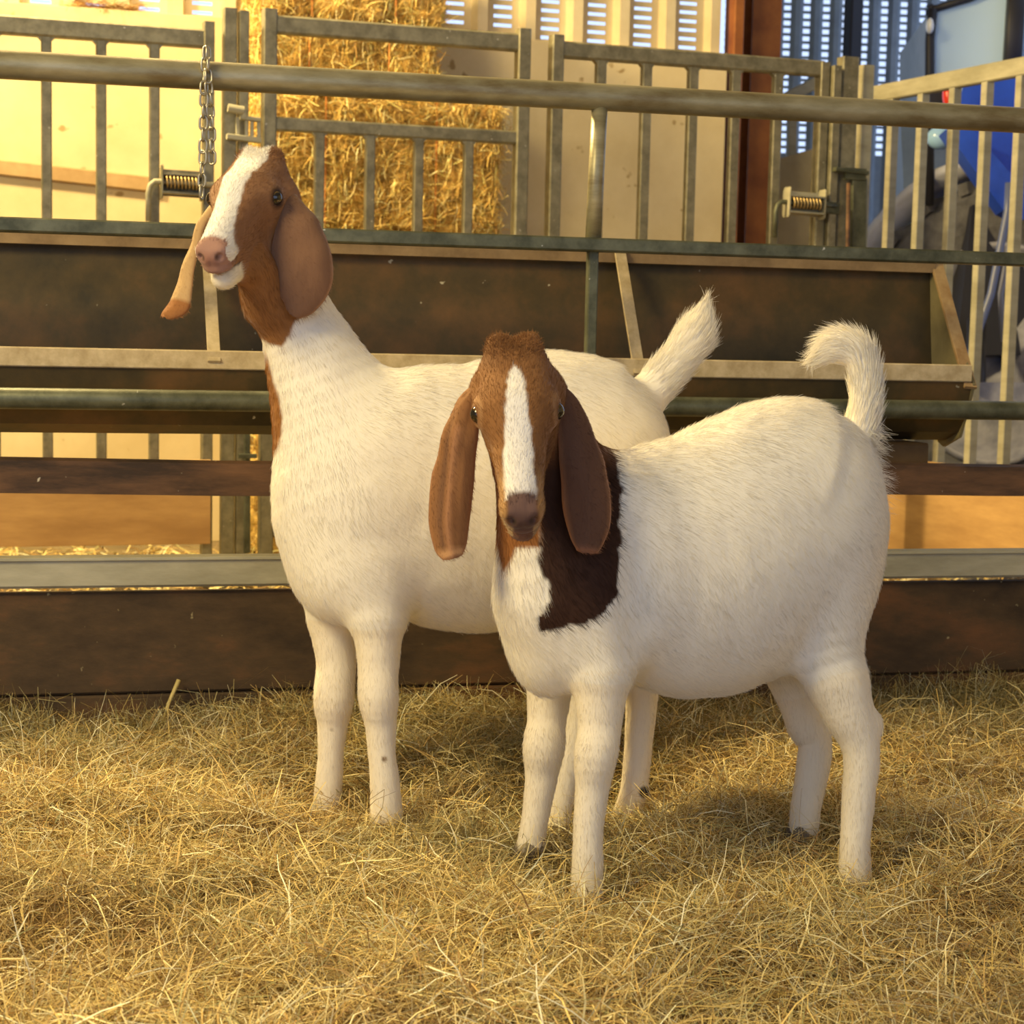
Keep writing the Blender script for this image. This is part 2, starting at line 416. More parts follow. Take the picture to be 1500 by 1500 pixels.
# ------------------------------------------------------------------ gates across the passage
def spring_latch(parent, pl, px0, py0, px1, py1, dark=False):
    """sprung slam bolt: two plates, coil, rod with a bent handle"""
    a = pl.hit(px0, py0, -.05); b = pl.hit(px1, py1, -.05)
    g = GALV_DARK if dark else GALV_PALE
    box = MB().beam(a + [0, 0, .022], b + [0, 0, .022], .05, .006)
    box.beam(a - [0, 0, .032], b - [0, 0, .032], .05, .006); box.beam(a, a + (b - a) * .03, .05, .10); box.beam(b, b - (b - a) * .03, .05, .10)
    box.beam(a + pl.n * .026, b + pl.n * .026, .005, .08)
    h = box.build('latch_housing', GALV if not dark else GALV_PALE, parent)
    L = np.linalg.norm(b - a); d = (b - a) / L; turns = 9; pts = []
    for i in range(turns * 10 + 1):
        t = i / 10 * 2 * math.pi
        pts.append(a + d * L * (.08 + .8 * i / (turns * 10)) + (pl.n * math.cos(t) + np.array([0, 0, 1]) * math.sin(t)) * .019 - pl.n * .012)
    MB().tube(pts, .0030, 6).build('coil_spring', noisy('spring_brass', (.40, .28, .12), (.6, .45, .2), 20, .4, .6), h, True)
    e = a - d * .012
    hp = [b + d * .05, b, a, e - d * .006, e - d * .02 - [0, 0, .012], e - d * .026 - [0, 0, .035], e - d * .026 - [0, 0, .12]]
    MB().tube(hp, .0085, 10).build('bolt_handle', g, h, True)

def build_gates():
    pl = PG
    def panel(root, top_l, top_r, zt, hr, bars, wbar, ends, mid=None, zb=.10, barz=None):
        ul = pl.uz(*top_l)[0]; ur = pl.uz(*top_r)[0]
        MB().beam(pl.pt(ul, 0, zt - hr / 2), pl.pt(ur, 0, zt - hr / 2), .04, hr, ch=.15).build('top_rail', GALV, root)
        MB().beam(pl.pt(ul, 0, zb + hr / 2), pl.pt(ur, 0, zb + hr / 2), .04, hr, ch=.15).build('bottom_rail', GALV, root)
        bt = zt - hr
        if mid is not None:
            MB().beam(pl.pt(ul, 0, mid), pl.pt(ur, 0, mid), .036, .042, ch=.15).build('middle_rail', GALV, root); bt = mid - .02
        for (px, py) in bars:
            u = pl.uz(px, py)[0]
            m = MB(); m.beam(pl.pt(u, 0, bt), pl.pt(u, 0, zb + hr), wbar, .03, pl.n, ch=.12)
            for s in (-1, 1):      # welded gussets
                m.prism([pl.pt(u + s * wbar * .4, -.012, bt + .002), pl.pt(u + s * (wbar / 2 + .012), -.012, bt + .002), pl.pt(u + s * wbar * .4, -.012, bt - .014)], pl.n * .024)
            m.build('bar', GALV, root)
        for (px, py, z1, w) in ends:
            u = pl.uz(px, py)[0]
            MB().beam(pl.pt(u, 0, -.055), pl.pt(u, 0, z1), w, .05, pl.n, ch=.1).build('post', GALV, root)
    zA = pl.uz(150, 33)[1]
    a = empty('metal_gate', pl.pt(-1.5, 0, 0), 'grey barred metal gate at the left before the brightly lit cream wall', 'gate', None)
    panel(a, (-230, 20), (300, 46), zA, .055, [(-88, 150), (-10, 150), (68, 150), (148, 150), (226, 150)], .030, [(305, 100, pl.uz(305, 33)[1], .032)])
    spring_latch(a, pl, 236, 266, 296, 270)
    b = empty('metal_gate', pl.pt(-.4, 0, 0), 'metal gate with an open upper gap and short bars, in front of the straw bales', 'gate', None)
    panel(b, (405, 28), (757, 52), 1.705, .055, [(467, 260), (541, 260), (612, 260), (685, 260)], .030,
          [(394, 100, pl.uz(394, 14)[1], .042), (764, 150, pl.uz(764, 43)[1], .042)], mid=pl.uz(600, 193)[1])
    c = empty('metal_gate', pl.pt(.6, 0, 0), 'metal gate of evenly spaced upright bars left of the rust red column', 'gate', None)
    panel(c, (820, 62), (1205, 96), 1.692, .052, [(879, 130), (944, 200), (1012, 200), (1074, 200), (1136, 200)], .033,
          [(813, 150, pl.uz(813, 52)[1], .040), (1203, 160, pl.uz(1203, 92)[1], .034)])
    spring_latch(c, pl, 1152, 296, 1205, 300, True)
    # twin channel post between the first two gates
    p = empty('gate_post', pl.pt(pl.uz(345, 200)[0], 0, 0), 'pair of flat steel channel posts side by side, left of the straw bales', 'post', None)
    for px, w, zt in ((336, .040, 13), (356, .030, 17)):
        u, z = pl.uz(px, zt); u = pl.uz(px, 100)[0]
        MB().beam(pl.pt(u, 0, -.055), pl.pt(u, 0, z), w, .045, pl.n, ch=.08).build('channel', GALV, p)
    m = MB(); A = pl.hit(334, 158, -.06); B = pl.hit(357, 162, -.06); m.tube([A, B], .013, 12); m.tube([B, pl.hit(359, 172, -.06)], .008)
    m.beam(pl.hit(352, 172, -.05), pl.hit(380, 176, -.05), .03, .012); m.beam(pl.hit(332, 200, -.05), pl.hit(382, 206, -.05), .03, .016)
    for px in (348, 361, 369, 379): m.beam(pl.hit(px, 172, -.05), pl.hit(px, 206, -.05), .010, .010, pl.n)
    m.build('hinge_pin', GALV_PALE, p)
    m = MB(); m.beam(pl.hit(362, 560, -.03), pl.hit(362, 810, -.03), .018, .02, pl.n); m.beam(pl.hit(349, 668, -.05), pl.hit(376, 668, -.05), .012, .014)
    m.build('drop_bolt', GALV_DARK, p)
    # heavy corner post and plates
    q = empty('gate_post', pl.pt(pl.uz(1240, 200)[0], 0, 0), 'heavy square steel corner post with a bolt, between the two right hand gates', 'post', None)
    for px, py, w, v in ((1219, 97, .030, -.02), (1238, 84, .062, 0), (1264, 96, .045, .05)):
        u, z = pl.uz(px, py, v); u = pl.uz(px, 200, v)[0]
        MB().beam(pl.pt(u, v, -.055), pl.pt(u, v, z), w, .05, pl.n, ch=.08).build('box_section', GALV if px != 1264 else GALV_PALE, q)
    m = MB(); m.beam(pl.hit(1222, 248, -.06), pl.hit(1270, 254, -.06), .03, .014); m.beam(pl.hit(1237, 254, -.06), pl.hit(1268, 256, -.06), .012, .04)
    m.beam(pl.hit(1205, 303, -.04), pl.hit(1228, 306, -.04), .02, .04); m.beam(pl.hit(1258, 262, -.05), pl.hit(1256, 420, -.05), .055, .02, pl.n)
    m.build('hinge_plate', GALV_DARK, q)
    MB().tube([pl.hit(1243, 268, -.09), pl.hit(1240, 460, -.09)], .007, 10).build('drop_bolt', RUST, q, True)
    # gate coming towards the viewer at the right
    zt = 1.69
    A = hitz(1266, 130, zt); B = hitz(1500, 84, zt); dr = nrm(B - A); n = np.array([dr[1], -dr[0], 0.0])
    if n[0] > 0: n = -n
    D = Plane(0, 0); D.t = dr; D.n = -n; D.o = A * [1, 1, 0]
    g = empty('metal_gate', D.o, 'metal gate running towards the viewer at the right in front of the blue tractor', 'gate', None)
    L = 2.4
    MB().beam(A - [0, 0, .03], A + dr * L - [0, 0, .03], .035, .06, ch=.12).build('top_rail', GALV_PALE, g)
    MB().beam(D.pt(0, 0, .13), D.pt(L, 0, .13), .035, .06, ch=.12).build('bottom_rail', GALV_PALE, g)
    us = [D.uz(px, 250)[0] for px in (1305, 1348, 1394, 1441, 1491)]
    st = us[-1] - us[-2]
    us += [us[-1] + st * k for k in (1, 2, 3, 4)]
    for u in us:
        if u < L: MB().beam(D.pt(u, 0, zt - .06), D.pt(u, 0, .16), .030, .034, D.n, ch=.08).build('bar', GALV_PALE, g)
    MB().beam(D.pt(L, 0, -.055), D.pt(L, 0, zt), .05, .05, D.n).build('post', GALV_PALE, g)
    # plywood sheets fixed low on the gates
    zb = D.uz(1290, 803, -.03)[1]; zc = zb + .42
    u0 = .12
    o = MB().beam(D.pt(u0, -.04, zb + .17), D.pt(L - .1, -.04, zb + .17), .014, .34, ch=.1).build('plywood_sheet', PLY)
    tag(o, 'warm brown plywood sheet low behind the fence, right of the shorter goat', 'board')
    ul = pl.uz(-300, 760, -.05)[0]; ur = pl.uz(308, 760, -.05)[0]; z0 = pl.uz(150, 799, -.05)[1]; z1 = z0 + .26
    o = MB().beam(pl.pt(ul, -.045, (z0 + z1) / 2), pl.pt(ur, -.045, (z0 + z1) / 2), .016, z1 - z0, ch=.1).build('plywood_sheet', PLY)
    tag(o, 'brown plywood sheet low behind the rails at the left, below the feed trough', 'board')
    return D
PD = build_gates()
#GOATS_BEGIN
# ------------------------------------------------------------------ goats: one smooth surface each from blended volumes
class Vol:
    def __init__(s): s.pr = []
    def cap(s, a, b, ra, rb, k=.02, side=None, sc=1.0, tagname='body', op=1):
        s.pr.append(('cap', np.asarray(a, float), np.asarray(b, float), ra, rb, k, None if side is None else nrm(side), sc, tagname, op)); return s
    def ell(s, c, r, R=None, k=.012, tagname='body', op=1):
        s.pr.append(('ell', np.asarray(c, float), np.asarray(r, float), np.eye(3) if R is None else np.asarray(R, float), k, tagname, op)); return s
    def chain(s, pts, k=.02, side=None, sc=1.0, tagname='body'):
        """pts: list of (point, radius)"""
        n = len(pts); C = np.array([p for p, _ in pts], float); Rr = np.array([r for _, r in pts], float)
        if n > 2:                       # smooth curve through the joints so that limbs taper without steps
            m = 4; o = []; q = []
            for i in range(n - 1):
                p0, p1, p2, p3 = C[max(i - 1, 0)], C[i], C[i + 1], C[min(i + 2, n - 1)]; r0, r1, r2, r3 = Rr[max(i - 1, 0)], Rr[i], Rr[i + 1], Rr[min(i + 2, n - 1)]
                for f in np.arange(m) / m:
                    cr = lambda a, b, c, d: .5 * (2 * b + (c - a) * f + (2 * a - 5 * b + 4 * c - d) * f * f + (3 * b - a - 3 * c + d) * f ** 3)
                    o.append(cr(p0, p1, p2, p3)); q.append(cr(r0, r1, r2, r3))
            C = np.array(o + [C[-1]]); Rr = np.array(q + [Rr[-1]])
        s.pr.append(('poly', C, Rr, None if side is None else nrm(side), sc, k, tagname, 1))
        return s
    @staticmethod
    def dist(p, q):
        if p[0] == 'cap':
            _, a, b, ra, rb, k, side, sc, tg, op = p
            if side is not None and sc != 1.0:
                tr = lambda x: x + np.multiply.outer((x - a) @ side, side) * (1 / sc - 1)
                q = tr(q); b2 = tr(b)
            else: b2 = b
            ab = b2 - a; t = np.clip(((q - a) @ ab) / max(ab @ ab, 1e-9), 0, 1)
            d = np.linalg.norm(q - a - t[..., None] * ab, axis=-1) - (ra + (rb - ra) * t)
            return d * min(1, (sc + 1) / 2 if sc < 1 else 1)
        if p[0] == 'poly':
            _, C, Rr, side, sc, k, tg, op = p; best = None
            if side is not None and sc != 1.0:
                q = q + np.multiply.outer((q - C[0]) @ side, side) * (1 / sc - 1); C = C + np.multiply.outer((C - C[0]) @ side, side) * (1 / sc - 1)
            for a, b, ra, rb in zip(C[:-1], C[1:], Rr[:-1], Rr[1:]):
                ab = b - a; pa = q - a; t = np.clip((pa @ ab) / max(ab @ ab, 1e-9), 0, 1)
                d = np.sqrt(np.maximum(np.sum(pa * pa, -1) - 2 * t * (pa @ ab) + t * t * (ab @ ab), 0)) - (ra + (rb - ra) * t)
                best = d if best is None else np.minimum(best, d)
            return best * min(1, (sc + 1) / 2 if sc < 1 else 1)
        _, c, r, R, k, tg, op = p
        l = (q - c) @ R.T
        k0 = np.linalg.norm(l / r, axis=-1); k1 = np.linalg.norm(l / (r * r), axis=-1)
        return k0 * (k0 - 1) / np.maximum(k1, 1e-6)
    def bounds(s, p):
        if p[0] == 'cap':
            m = max(p[3], p[4]) * max(1, p[7]); return np.minimum(p[1], p[2]) - m, np.maximum(p[1], p[2]) + m, p[5]
        if p[0] == 'poly':
            m = p[2].max(); return p[1].min(0) - m, p[1].max(0) + m, p[5]
        m = max(p[2]); return p[1] - m, p[1] + m, p[4]
    def mesh(s, h):
        B = [s.bounds(p) for p in s.pr]
        lo = np.min([b[0] for b in B], 0) - .02; hi = np.max([b[1] for b in B], 0) + .02
        n = np.ceil((hi - lo) / h).astype(int) + 1
        D = np.full(n, .05, np.float32)
        for p, (a, b, k) in zip(s.pr, B):
            i0 = np.maximum(np.floor((a - lo - k - .006) / h).astype(int), 0); i1 = np.minimum(np.ceil((b - lo + k + .006) / h).astype(int) + 1, n)
            ax = [lo[i] + h * np.arange(i0[i], i1[i]) for i in range(3)]
            q = np.stack(np.meshgrid(*ax, indexing='ij'), -1)
            d = s.dist(p, q); sl = tuple(slice(i0[i], i1[i]) for i in range(3)); c = D[sl]
            op = p[-1]
            if op > 0:
                hh = np.maximum(k - np.abs(c - d), 0) / k; D[sl] = np.minimum(c, d) - hh * hh * k * .25
            else:
                d = -d; hh = np.maximum(k - np.abs(c - d), 0) / k; D[sl] = np.maximum(c, d) + hh * hh * k * .25
        return surface_nets(D, lo, h)
    def owner(s, V):
        best = np.full(len(V), 1e9); idx = np.zeros(len(V), int); tags = sorted({p[-2] for p in s.pr})
        for p in s.pr:
            if p[-1] < 0: continue
            d = s.dist(p, V); m = d < best; best[m] = d[m]; idx[m] = tags.index(p[-2])
        return idx, tags

def surface_nets(D, lo, h):
    S = D < 0; nx, ny, nz = D.shape
    cnt = np.zeros((nx - 1, ny - 1, nz - 1), np.uint8)
    for a in (0, 1):
        for b in (0, 1):
            for c in (0, 1): cnt += S[a:nx - 1 + a, b:ny - 1 + b, c:nz - 1 + c]
    act = (cnt > 0) & (cnt < 8); I = np.argwhere(act); idx = np.full(act.shape, -1, np.int64); idx[act] = np.arange(len(I))
    acc = np.zeros((len(I), 3)); w = np.zeros(len(I))
    for ax in range(3):
        o1, o2 = [i for i in range(3) if i != ax]
        for a in (0, 1):
            for b in (0, 1):
                off = np.zeros(3, int); off[o1] = a; off[o2] = b; A = I + off; off2 = off.copy(); off2[ax] = 1; Bq = I + off2
                da = D[A[:, 0], A[:, 1], A[:, 2]]; db = D[Bq[:, 0], Bq[:, 1], Bq[:, 2]]; m = (da < 0) != (db < 0)
                t = np.where(m, da / np.where(m, da - db, 1), 0); p = off[None].repeat(len(I), 0).astype(float); p[:, ax] = t
                acc[m] += p[m]; w[m] += 1
    V = lo + h * (I + acc / w[:, None])
    Q = []
    for ax in range(3):
        o1, o2 = (ax + 1) % 3, (ax + 2) % 3
        s0 = [slice(None)] * 3; s1 = [slice(None)] * 3; s0[ax] = slice(0, -1); s1[ax] = slice(1, None)
        x = S[tuple(s0)] != S[tuple(s1)]; E = np.argwhere(x)
        E = E[(E[:, o1] > 0) & (E[:, o2] > 0) & (E[:, o1] < D.shape[o1] - 1) & (E[:, o2] < D.shape[o2] - 1)]
        ins = S[E[:, 0], E[:, 1], E[:, 2]]
        def cell(d1, d2):
            e = E.copy(); e[:, o1] -= d1; e[:, o2] -= d2; return idx[e[:, 0], e[:, 1], e[:, 2]]
        q = np.stack([cell(1, 1), cell(0, 1), cell(0, 0), cell(1, 0)], 1); q[~ins] = q[~ins][:, ::-1]; Q.append(q)
    return V, np.concatenate(Q)

def normals(V, Q):
    n = np.cross(V[Q[:, 2]] - V[Q[:, 0]], V[Q[:, 3]] - V[Q[:, 1]]); N = np.zeros_like(V)
    for i in range(4): np.add.at(N, Q[:, i], n)
    return nrm(N)
def relax(V, Q, it=2, f=.5):
    for _ in range(it):
        A = np.zeros_like(V); c = np.zeros(len(V))
        for i in range(4):
            for j in (1, 3):
                np.add.at(A, Q[:, i], V[Q[:, (i + j) % 4]]); np.add.at(c, Q[:, i], 1)
        V = V + f * (A / c[:, None] - V)
    return V

def ear_mesh(path, widths, face, cup, tipcurl=0.0, nu=30, nv=15, th=.0028, fold=0.0):
    """hanging leaf shaped ear: path of world points, half widths, face = outward direction at each point"""
    t = np.linspace(0, 1, len(path)); T = np.linspace(0, 1, nu)
    def smooth(a):
        a = np.asarray(a, float)
        if a.ndim == 1: a = a[:, None]
        # Catmull-Rom through the given stations
        out = []
        for q in T * (len(a) - 1):
            i = min(int(q), len(a) - 2); f = q - i; p0, p1, p2, p3 = a[max(i - 1, 0)], a[i], a[i + 1], a[min(i + 2, len(a) - 1)]
            out.append(.5 * (2 * p1 + (p2 - p0) * f + (2 * p0 - 5 * p1 + 4 * p2 - p3) * f * f + (3 * p1 - p0 - 3 * p2 + p3) * f ** 3))
        return np.array(out)
    C = smooth(path); W = smooth(widths)[:, 0]; Fn = nrm(smooth(face))
    G = np.gradient(C, axis=0); G = nrm(G); S = nrm(np.cross(G, Fn)); Fn = np.cross(S, G)
    v = np.linspace(-1, 1, nv); X = np.zeros((nu, nv, 3))
    for j, q in enumerate(v):
        bend = cup * (q * q - .35) + fold * np.exp(-(q / .22) ** 2)
        X[:, j] = C + S * (W * q)[:, None] + Fn * (W * bend)[:, None]
    X[-1] = X[-1].mean(0) * .6 + X[-1] * .4
    nn = np.cross(np.gradient(X, axis=0), np.gradient(X, axis=1)); nn = nrm(nn)
    X = X + nn * ((vnoise(X, 34) - .5) * .006 + (vnoise(X * [1, 1, .35], 75) - .5) * .0035)[..., None] * np.clip(T * 4, 0, 1)[:, None, None]
    edge = np.sqrt(np.clip(1 - np.abs(v) ** 4, 0.02, 1))[None, :, None] * np.ones((nu, 1, 1)); edge[-1] = .2
    thick = th * (1 + 1.2 * (1 - T))[:, None, None]
    top = X + nn * edge * thick; bot = X - nn * edge * thick
    V = np.concatenate([top.reshape(-1, 3), bot.reshape(-1, 3)]); Q = []; o = nu * nv
    for i in range(nu - 1):
        for j in range(nv - 1):
            a = i * nv + j; Q.append((a, a + 1, a + nv + 1, a + nv)); Q.append((o + a, o + a + nv, o + a + nv + 1, o + a + 1))
    for i in range(nu - 1):
        for j, s in ((0, 1), (nv - 1, -1)):
            a = i * nv + j; q = (a, a + nv, o + a + nv, o + a); Q.append(q if s > 0 else q[::-1])
    for i, s in ((0, -1), (nu - 1, 1)):
        for j in range(nv - 1):
            a = i * nv + j; q = (a, a + 1, o + a + 1, o + a); Q.append(q if s < 0 else q[::-1])
    U = np.tile(np.repeat(T, nv), 2); VV = np.tile(np.tile(v, nu), 2)
    Q = np.array(Q)
    if np.mean(np.sum(normals(V, Q)[:o] * nn.reshape(-1, 3), -1)) < 0: Q = Q[:, ::-1].copy()
    return V, Q, U, VV

def head(vol, E, lat, n, s=1.0):
    """skull around the point between the eyes; lat = towards the left ear, n = towards the nose"""
    n = nrm(n); lat = nrm(lat - n * (np.asarray(lat) @ n)); u = np.cross(lat, n)
    if u[2] < 0 and abs(u[2]) > .05 or (abs(u[2]) <= .05 and u[1] > 0): u = -u
    R = np.array([lat, n, u]); L = lambda x, y, z: E + (lat * x + n * y + u * z) * s
    T = 'head'
    vol.ell(L(0, -.040, -.012), np.array([.050, .066, .056]) * s, R, .02, T)
    vol.ell(L(0, -.012, .020), np.array([.043, .062, .030]) * s, R, .02, T)
    vol.ell(L(0, -.070, .018), np.array([.042, .038, .030]) * s, R, .02, T)
    for q in (-1, 1):
        vol.ell(L(.020 * q, -.088, .036), np.array([.015, .018, .014]) * s, R, .012, T)
        vol.ell(L(.038 * q, -.004, .011), np.array([.0175, .022, .019]) * s, R, .012, T)
        vol.ell(L(.040 * q, -.052, -.012), np.array([.018, .026, .022]) * s, R, .02, T)
    vol.cap(L(0, .015, .004), L(0, .125, -.004), .043 * s, .0275 * s, .025, lat, .88, T)
    vol.cap(L(0, -.02, -.040), L(0, .108, -.038), .044 * s, .022 * s, .025, lat, .86, T)
    vol.ell(L(0, .140, -.006), np.array([.0265, .026, .021]) * s, R, .012, T)
    vol.ell(L(0, .138, -.024), np.array([.023, .024, .012]) * s, R, .006, T)
    vol.ell(L(0, .126, -.050), np.array([.0195, .025, .018]) * s, R, .008, T)
    for q in (-1, 1):
        vol.ell(L(.014 * q, .150, .002), np.array([.010, .012, .011]) * s, R, .006, T)
        vol.ell(L(.014 * q, .167, -.003), np.array([.0042, .012, .0065]) * s, R, .004, T, -1)
        vol.ell(L(.016 * q, .146, -.0345), np.array([.013, .024, .0016]) * s, R, .004, T, -1)
        vol.ell(L(.056 * q, .006, .0125), np.array([.0085, .0115, .0085]) * s, R, .003, T, -1)
    vol.ell(L(0, .170, -.013), np.array([.0015, .008, .008]) * s, R, .004, T, -1)
    return dict(E=E, R=R, s=s, L=L, lat=lat, n=n, u=u)

def in_poly(x, y, poly):
    c = np.zeros(len(x), bool); n = len(poly)
    for i in range(n):
        x0, y0 = poly[i]; x1, y1 = poly[(i + 1) % n]
        m = ((y0 > y) != (y1 > y)) & (x < (x1 - x0) * (y - y0) / ((y1 - y0) if y1 != y0 else 1e-9) + x0); c ^= m
    return c
def polydist(x, y, poly):
    """signed distance to the outline of a coat patch, negative inside"""
    d = np.full(len(x), 1e9); n = len(poly); p = np.stack([x, y], -1)
    for i in range(n):
        a = np.array(poly[i], float); b = np.array(poly[(i + 1) % n], float); ab = b - a
        t = np.clip(((p - a) @ ab) / (ab @ ab + 1e-9), 0, 1); d = np.minimum(d, np.linalg.norm(p - a - t[:, None] * ab, axis=1))
    return np.where(in_poly(x, y, poly), -d, d)
def mixc(C, col, w):
    w = np.clip(w, 0, 1)[:, None]; return C * (1 - w) + np.asarray(col) * w

def eyes(root, Hd, size=.0115):
    black = plain('goat_eye_dark', (.010, .008, .006), .08, 0, .8); amber = plain('goat_eye_amber', (.10, .055, .015), .1, 0, .7)
    for q in (-1, 1):
        c = Hd['L'](.0465 * q, .003, .0125); r = size * Hd['s']
        V = []; Fs = []; nu, nv = 16, 12
        ax = nrm(Hd['lat'] * q * .72 + Hd['n'] * .45 + Hd['u'] * .45); a1 = nrm(np.cross(ax, Hd['u'])); a2 = np.cross(ax, a1)
        for j in range(nv + 1):
            ph = math.pi * j / nv
            for i in range(nu):
                t = 2 * math.pi * i / nu; V.append(c + r * (ax * math.cos(ph) + (a1 * math.cos(t) + a2 * math.sin(t)) * math.sin(ph)))
        for j in range(nv):
            for i in range(nu): Fs.append((j * nu + i, j * nu + (i + 1) % nu, (j + 1) * nu + (i + 1) % nu, (j + 1) * nu + i))
        o = MB().add(V, Fs).build('eye', amber, root, True); o.data.materials.append(black)
        P2 = o.data.polygons
        for p in P2:
            d = np.array(p.center) - c; d = d / np.linalg.norm(d)
            p.material_index = 1 if (abs(d @ a2) < .42 and d @ ax > .5) or d @ ax < .62 else 0

def hair_object(name, root, roots, dirs, nrmls, length, cols, lift, rad, curl=.25, segs=4):
    n = len(roots); cv = bpy.data.hair_curves.new(name); cv.add_curves([segs] * n)
    t = np.linspace(0, 1, segs); d0 = nrm(dirs + nrmls * lift[:, None]); jit = rng.normal(0, 1, (n, 3)) * curl
    pts = np.zeros((n, segs, 3))
    for i, q in enumerate(t):
        dd = nrm(d0 + nrm(dirs) * q * .5 + jit * q * .35)
        pts[:, i] = roots - nrmls * .0008 + dd * (length * q)[:, None]
    cv.position_data.foreach_set('vector', pts.reshape(-1).astype(np.float32))
    ra = cv.attributes.new('radius', 'FLOAT', 'POINT') if 'radius' not in cv.attributes else cv.attributes['radius']
    ra.data.foreach_set('value', (rad[:, None] * (1 - .85 * t ** 1.5)[None]).ravel().astype(np.float32))
    a = cv.attributes.new('tint', 'FLOAT_COLOR', 'CURVE'); a.data.foreach_set('color', np.concatenate([cols, np.ones((n, 1))], 1).ravel().astype(np.float32))
    cv.materials.append(HAIR); o = bpy.data.objects.new(name, cv); link(o, root); return o

def sample_faces(V, Q, N, n, w=None):
    ar = np.linalg.norm(np.cross(V[Q[:, 2]] - V[Q[:, 0]], V[Q[:, 3]] - V[Q[:, 1]]), axis=1) * .5
    if w is not None: ar = ar * w
    f = rng.choice(len(Q), n, p=ar / ar.sum()); a = rng.random((n, 1)); b = rng.random((n, 1)); q = Q[f]
    W = [(1 - a) * (1 - b), a * (1 - b), a * b, (1 - a) * b]
    mix = lambda X: sum(W[i] * X[q[:, i]] for i in range(4)); return mix(V), nrm(mix(N)), f, mix

def hoof(root, foot, d, toe, mat):
    """cloven hoof: two toes side by side"""
    toe = nrm(np.array([toe[0], toe[1], 0.0])); sd = np.array([-toe[1], toe[0], 0.0]); m = MB()
    for s in (-1, 1):
        c = foot + sd * s * .0105
        secs = []
        for z, r, f in ((.016, .0115, -.002), (.004, .0135, .002), (-.012, .0150, .007)):
            secs.append(np.array([c + [0, 0, z] + toe * (f + r * 1.35 * math.cos(t)) + sd * r * .78 * math.sin(t) for t in np.linspace(0, 2 * math.pi, 14, endpoint=False)]))
        m.sweep(None, secs)
    return m.build('hoof', mat, root, True)
HOOF = noisy('hoof_horn', (.10, .075, .05), (.30, .24, .16), 60, .5)

def dirfield(V, N, fw, own, tags, Hd, tailpts):
    """lie of the coat: backwards and down over the trunk, down the legs, away from the nose on the face, out along the tail"""
    d = np.tile(-fw * .8 + np.array([0, 0, -.75]), (len(V), 1))
    d = d + (vnoise(V, 14)[:, None] - .5) * fw * 1.1
    for i, t in enumerate(tags):
        m = own == i
        if t == 'leg': d[m] = np.array([0, 0, -1.0]) - fw * .15
        if t == 'head': d[m] = -Hd['n']
        if t == 'neck': d[m] = np.array([0, 0, -1.0]) - fw * .5
        if t == 'tail':
            tp = np.array(tailpts); j = np.argmin(np.linalg.norm(V[m][:, None] - tp[None], axis=2), 1)
            g = nrm(np.gradient(tp, axis=0)); d[m] = g[j]
    d = d - N * np.sum(d * N, 1, keepdims=True); return nrm(d)

